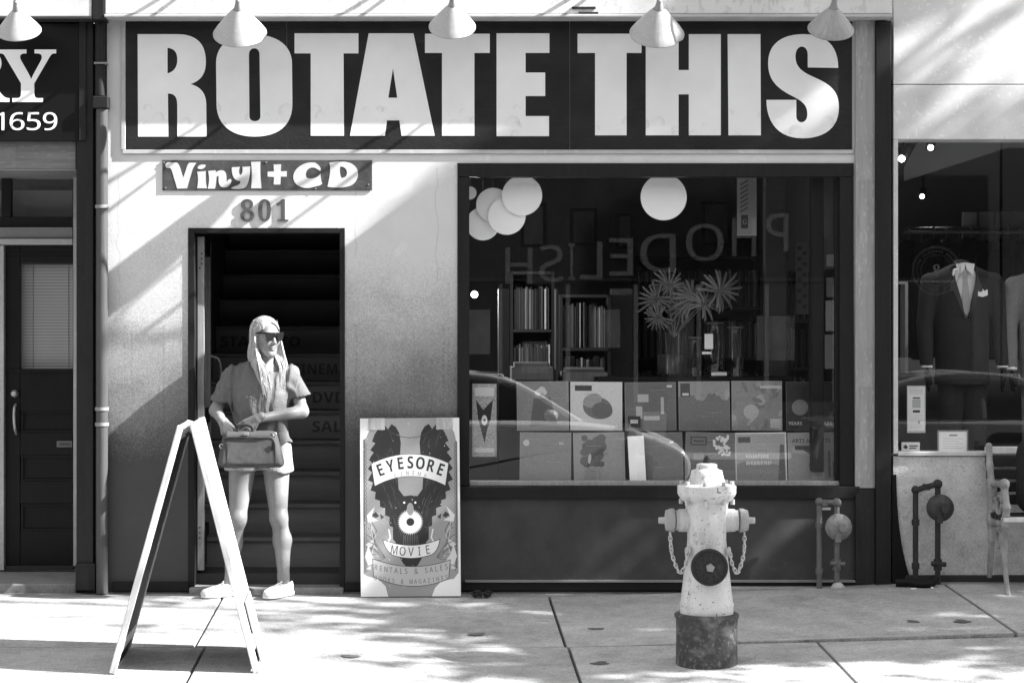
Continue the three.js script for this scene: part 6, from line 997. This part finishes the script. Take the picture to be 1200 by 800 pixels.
// ------------------------------------------------------------------ street tree beyond the right edge of the frame: its crown shades the pavement and the right of the shop front
{
  const o = thing('street_tree', 'leafy street tree by the kerb beyond the white shop front', 'tree', null, V(9.6, groundY(3.0, 9), 3.0));
  const bark = mat(0.12, 0.9, { map: rep(streak, 1.5), bumpMap: rep(fineBump, 1), bumpScale: 0.01 });
  const c = V(0, 7.4, -0.35), R = V(2.3, 3.0, 2.1);
  const tr = []; tr.push(tube([V(0, -0.05, 0), V(0.05, 1.6, -0.05), V(-0.05, 3.2, -0.15), V(0.05, 5, -0.3), V(0, 7.6, -0.4)], 0.13, 10, 24));
  { const p = tr[0].attributes.position; for (let i = 0; i < p.count; i++) { const t = Math.floor(i / 11) / 24, w = 1.1 - 0.8 * t, q = new THREE.CatmullRomCurve3([V(0, -0.05, 0), V(0.05, 1.6, -0.05), V(-0.05, 3.2, -0.15), V(0.05, 5, -0.3), V(0, 7.6, -0.4)], false, 'centripetal').getPointAt(Math.min(1, t)); p.setXYZ(i, q.x + (p.getX(i) - q.x) * w, q.y + (p.getY(i) - q.y) * w, q.z + (p.getZ(i) - q.z) * w); } }
  part(o, 'trunk', tr[0], bark);
  const tips = [];
  for (let k = 0; k < 16; k++) { const a = k * 2.4, y0 = 3.6 + k * 0.24, e = V(c.x + Math.cos(a) * R.x * rr(0.6, 0.9), c.y + rr(-0.5, 0.4) * R.y, c.z + Math.sin(a) * R.z * rr(0.3, 0.6)), s = V(0.02, y0, -0.2 - k * 0.01); part(o, 'limb', tube([s, V(mix(s.x, e.x, 0.5), mix(s.y, e.y, 0.6) + 0.1, mix(s.z, e.z, 0.5)), e], 0.035 - k * 0.001, 7, 10), bark); tips.push(e, V(mix(s.x, e.x, 0.6), mix(s.y, e.y, 0.65), mix(s.z, e.z, 0.6))); }
  // twigs grow where the photograph's shade says there are leaves: a spot (in crown axes) is followed along the sun's ray to the wall or pavement it shades
  const leafy = (p) => {
    const x = p.x + o.position.x, y = p.y + o.position.y, z = p.z + o.position.z; let t = z, X = x - 4.9 * t, Y = y - 3.7 * t, px, py;
    if (Y > 0.02) {
      px = X * F / D + CX; py = HY - (Y - EYE) * F / D;
      if (px < 125) return 0.1;
      if (px < 405) return 0.0;
      if (px < 540) return py > 290 - 0.8 * (px - 404) ? (py > 330 && py < 420 && ((px + py * 1.33) % 90) < 38 ? 0.2 : 0.95) : 0.03;
      if (px < 1010) { if (py < 12) return 0.05; if (px < 640) return py > 200 ? 0.9 : 0.05; if (py < 200) return px < 760 && py > 128 && ((px + py * 1.25) % 70) < 34 ? 0.1 : 0.8; if (py > 560 && (Math.abs(px + 1.33 * (py - 620) - 735) < 48 || Math.abs(px + 1.33 * (py - 605) - 945) < 46)) return 0.0; return 0.9; }
      if (px < 1046) return py > 540 && py < 610 ? 0.25 : 0.8;
      return py < 200 ? 0.04 : 0.62;
    }
    t = y / 3.52; X = x - 4.9 * t; const Z = z - t; px = CX + X * F / (D - Z); py = HY + F * (EYE - groundY(Z, X)) / (D - Z);
    if (px < 60) return 0.1; if (px < 330) return py > 745 ? 0.02 : 0.16; if (px < 460) return py < 715 ? 0.25 : py > 775 ? 0.1 : 0.35;
    if (py > 784) return px > 820 ? 0.05 : px > 560 ? 0.6 : 0.4; if (px < 640) return px > 500 && py > 735 ? 0.7 : 0.5; return py > 772 ? 0.6 : 0.7;
  };
  const clumps = []; for (let k = 0; k < 420; k++) { let p, n = 0; do { p = V(rr(-1, 1), rr(-1, 1), rr(-1, 1)); n++; if (p.length() > 1) continue; p = V(c.x + p.x * R.x, c.y + p.y * R.y, c.z + p.z * R.z); if (rnd() < leafy(p)) break; } while (n < 400); clumps.push([p, rr(0.12, 0.3)]); }
  const ls = new THREE.Shape(); ls.moveTo(0, 0); ls.bezierCurveTo(0.05, 0.02, 0.05, 0.09, 0, 0.13); ls.bezierCurveTo(-0.05, 0.09, -0.05, 0.02, 0, 0); const lg = new THREE.ShapeGeometry(ls, 3), n = 17000;
  const im = new THREE.InstancedMesh(lg, new THREE.MeshPhysicalMaterial({ color: grey(0.1), roughness: 0.7, transmission: 0.15, thickness: 0 }), n), q = new THREE.Object3D();
  for (let i = 0; i < n; i++) { let tries = 0; do { const [p, r] = clumps[Math.floor(rnd() * clumps.length)]; q.position.copy(p).add(V(rr(-1, 1), rr(-1, 1), rr(-1, 1)).normalize().multiplyScalar(r * Math.cbrt(rnd()))); } while (rnd() > 0.03 + leafy(q.position) && tries++ < 12); q.rotation.set(rr(0, 6.3), rr(0, 6.3), rr(0, 6.3)); q.scale.setScalar(rr(0.7, 1.3)); q.updateMatrix(); im.setMatrixAt(i, q.matrix); }
  im.name = 'crown'; im.userData.kind = 'stuff'; im.castShadow = im.receiveShadow = true; o.add(im);
}

// ------------------------------------------------------------------ across the street: parked cars and a shop row, seen mirrored in the glass
{
  const glassM = mat(0.02, 0.08), tyreM = mat(0.02, 0.85), rimM = mat(0.45, 0.3, { metalness: 0.7 }), trimM = mat(0.02, 0.4);
  function car(label, x, z, l, flip) {
    const o = thing('parked_car', label, 'car', 'cars parked along the far kerb', V(x, -0.34, z)); o.rotation.y = flip ? Math.PI : 0;
    const paint = new THREE.MeshPhysicalMaterial({ color: grey(l), roughness: 0.3, clearcoat: 1, clearcoatRoughness: 0.05 });
    // body: side profile lofted across the width with tumblehome; front points to +x, origin under the middle
    const lower = [[-2.15, 0.3], [-2.2, 0.55], [-2.12, 0.88], [-1.7, 0.95], [1.0, 0.93], [1.75, 0.8], [2.1, 0.66], [2.18, 0.45], [2.1, 0.25], [-2.1, 0.22]];
    const s = new THREE.Shape(); s.moveTo(-2.12, 0.26); s.bezierCurveTo(-2.22, 0.5, -2.2, 0.75, -2.08, 0.9); s.bezierCurveTo(-1.7, 0.97, -0.6, 0.95, 0.85, 0.93); s.bezierCurveTo(1.4, 0.9, 1.85, 0.78, 2.08, 0.62); s.bezierCurveTo(2.2, 0.5, 2.18, 0.35, 2.1, 0.26); s.lineTo(1.72, 0.24); s.absarc(1.36, 0.3, 0.36, -0.16, Math.PI + 0.16, false); s.lineTo(-0.98, 0.24); s.absarc(-1.34, 0.3, 0.36, -0.16, Math.PI + 0.16, false); s.lineTo(-2.12, 0.26);
    const g = new THREE.ExtrudeGeometry(s, { depth: 1.5, bevelEnabled: true, bevelThickness: 0.12, bevelSize: 0.07, bevelOffset: -0.07, bevelSegments: 4, curveSegments: 14 }); g.translate(0, 0, -0.75); part(o, 'body', g, paint);
    const gh = new THREE.Shape(); gh.moveTo(-1.75, 0.9); gh.bezierCurveTo(-1.4, 1.3, -1.1, 1.42, -0.5, 1.43); gh.bezierCurveTo(0.1, 1.43, 0.3, 1.35, 0.95, 0.9); const gg = new THREE.ExtrudeGeometry(gh, { depth: 1.16, bevelEnabled: true, bevelThickness: 0.14, bevelSize: 0.05, bevelOffset: -0.05, bevelSegments: 4, curveSegments: 16 }); gg.translate(0, 0, -0.58); part(o, 'cabin', gg, glassM);
    const rf = []; for (const zz of [-0.66, 0.66]) { rf.push(tube([V(-1.72, 0.92, zz * 1.08), V(-1.35, 1.27, zz), V(-0.9, 1.4, zz * 0.96), V(-0.35, 1.43, zz * 0.96), V(0.2, 1.34, zz * 0.98), V(0.96, 0.91, zz * 1.1)], 0.035, 8, 40)); rf.push(tube([V(-0.35, 1.4, zz * 1.0), V(-0.3, 0.95, zz * 1.1)], 0.03, 8)); }
    rf.push(rbx(-1.05, 0.12, 1.385, 1.445, -0.64, 0.64, 0.03)); part(o, 'roof', join(rf), paint);
    for (const zz of [-0.86, 0.86]) for (const xx of [-1.34, 1.36]) { const w = new THREE.Group(); w.name = 'wheel'; w.position.set(xx, 0.31, zz * 0.94); o.add(w); part(w, 'tyre', (() => { const t = new THREE.TorusGeometry(0.245, 0.075, 12, 32); t.scale(1, 1, 1.3); return t; })(), tyreM); part(w, 'rim', (() => { const t = new THREE.CylinderGeometry(0.19, 0.19, 0.12, 24); t.rotateX(Math.PI / 2); return t; })(), rimM); }
    for (const zz of [-0.6, 0.6]) { part(o, 'headlight', (() => { const t = new THREE.SphereGeometry(0.15, 18, 12); t.scale(1.3, 0.55, 0.9); t.rotateZ(-0.5); t.translate(1.93, 0.64, zz); return t; })(), mat(0.7, 0.05)); part(o, 'tail_light', rbx(-2.19, -2.1, 0.68, 0.85, zz - 0.13, zz + 0.13, 0.02), mat(0.12, 0.2)); part(o, 'mirror', (() => { const t = new THREE.SphereGeometry(0.1, 16, 10); t.scale(0.8, 0.65, 1); t.translate(0.62, 1.0, zz * 1.62); return t; })(), paint); part(o, 'door_handle', rbx(-0.15, 0.05, 0.78, 0.8, zz > 0 ? 0.862 : -0.89, zz > 0 ? 0.89 : -0.862, 0.008), rimM); }
    part(o, 'grille', rbx(2.09, 2.19, 0.36, 0.5, -0.45, 0.45, 0.02), trimM); part(o, 'bumper', rbx(2.06, 2.2, 0.24, 0.34, -0.75, 0.75, 0.03), trimM);
  }
  const zc = 11.1, X = (px) => (px - CX) * (D + zc) / F;
  car('white car parked with its bonnet opposite the record shop window', X(800) - 2.15, zc, 0.72, false);
  car('grey car parked opposite the suit shop', X(930) + 2.3, zc, 0.3, false);

  // row of shops with a noodle restaurant sign
  const zs = 20.5, b = thing('restaurant_building', 'dark fronted restaurant building across the street with large raised sign letters', 'building'), bm = mat(0.22, 0.85, { map: grime });
  part(b, 'wall', bx(-9, 9, 2.35, 7.5, zs, zs + 0.3), bm); part(b, 'sign_band', bx(-6.5, 8.8, 2.4, 4.0, zs - 0.08, zs - 0.003), mat(0.03, 0.5));
  for (const x of [-9, -4.6, -0.4, 3.8, 8.6]) part(b, 'pier', bx(x, x + 0.4, -0.3, 2.35, zs - 0.02, zs + 0.3), bm);
  for (const x of [-4.2, 0, 4.2]) { part(b, 'shop_window', bx(x + 0.05, x + 3.3, 0.45, 2.3, zs + 0.12, zs + 0.16), mat(0.02, 0.1)); part(b, 'stall_riser', bx(x, x + 3.4, -0.3, 0.45, zs + 0.05, zs + 0.3), mat(0.12)); }
  for (const [p, q] of [[-8.6, -4.6], [7.6, 8.6]]) part(b, 'shop_window', bx(p, q, -0.3, 2.34, zs + 0.12, zs + 0.16), mat(0.02, 0.1));
  for (const x of [-4.2, 0, 4.2]) for (let k = 0; k < 4; k++) part(b, 'mullion', bx(x + 0.05 + k * 1.07, x + 0.12 + k * 1.07, 0.45, 2.3, zs + 0.07, zs + 0.118), mat(0.4, 0.6));
  for (const [x, w, y, h, l] of [[0.5, 0.5, 1.2, 0.7, 0.7], [1.5, 0.4, 0.9, 0.5, 0.5], [2.6, 0.45, 1.3, 0.6, 0.6], [-3.6, 0.6, 1.0, 0.8, 0.6], [-1.8, 0.5, 1.4, 0.5, 0.7], [5.2, 0.6, 1.1, 0.7, 0.6]]) part(b, 'menu_sheet', bx(x, x + w, y, y + h, zs + 0.1, zs + 0.117), mat(l, 0.7, { map: scuffed }));
  { const s = new THREE.Shape([[0, 0], [0, 0.12], [-1.1, -0.35], [-1.1, -0.5]].map(([x, y]) => new THREE.Vector2(x, y))), q = new THREE.ExtrudeGeometry(s, { depth: 3.4, bevelEnabled: false }); q.rotateY(-Math.PI / 2); q.translate(-0.3, 2.45, zs - 0.1); part(b, 'awning', q, mat(0.35, 0.8)); }
  for (let k = 0; k < 6; k++) part(b, 'upper_window', bx(-7.6 + k * 2.7, -6.4 + k * 2.7, 4.7, 6.3, zs - 0.02, zs + 0.02), mat(0.05, 0.15));
  part(b, 'roof', bx(-9, 9, 7.5, 7.7, zs - 0.2, zs + 8), mat(0.1)); part(b, 'rear_wall', bx(-9, 9, 0, 7.5, zs + 7.7, zs + 8), bm);
  const st = thing('restaurant_sign', 'rising row of pale raised letters over the restaurant across the street', 'sign'), k = (D + zs) / F, SX = (px) => (px - CX) * k, SY = (py) => EYE + (HY - py) * k, lm = mat(0.28, 0.5);
  [['P', 898, 924, 250, 294], ['H', 858, 886, 255, 300], ['O', 804, 848, 262, 306], ['D', 750, 792, 274, 319], ['E', 714, 742, 279, 323], ['L', 680, 706, 283, 327], ['I', 666, 674, 285, 328], ['S', 632, 660, 287, 330], ['H', 592, 624, 290, 332]].forEach(([c, a, e, t, u]) => { // faces -z, so it reads the right way round in the street
    const g = text(c, fSansR, 0, SX(e) - SX(a), 0, SY(t) - SY(u), 0, 0.06); g.rotateY(Math.PI); g.translate(SX(e), SY(u), zs - 0.085); part(st, 'letter', g, lm); });
  const n3 = thing('neighbour_building', 'tall plain building across the street opposite the suit shop', 'building'); part(n3, 'wall', bx(9.05, 34, -0.3, 8, zs, zs + 0.3), mat(0.16, 0.85, { map: grime })); for (let i = 0; i < 7; i++) part(n3, 'upper_window', bx(10.5 + i * 3, 12 + i * 3, 3.6, 5.4, zs - 0.03, zs + 0.01), mat(0.05, 0.15)); part(n3, 'roof', bx(9.05, 34, 8, 8.2, zs - 0.2, zs + 8), mat(0.1));
  const n2 = thing('neighbour_building', 'plain pale building across the street beside the restaurant', 'building'); part(n2, 'wall', bx(-22, -9.05, -0.3, 6.4, zs, zs + 0.3), mat(0.3, 0.85, { map: grime })); for (let i = 0; i < 4; i++) part(n2, 'upper_window', bx(-20.5 + i * 3, -19 + i * 3, 3.6, 5.4, zs - 0.03, zs + 0.01), mat(0.05, 0.15)); part(n2, 'roof', bx(-22, -9.05, 6.4, 6.6, zs - 0.2, zs + 8), mat(0.1));
}
scene.traverse((m) => { if (m.isMesh) { m.castShadow = true; m.receiveShadow = true; } });
renderer.render(scene, camera);
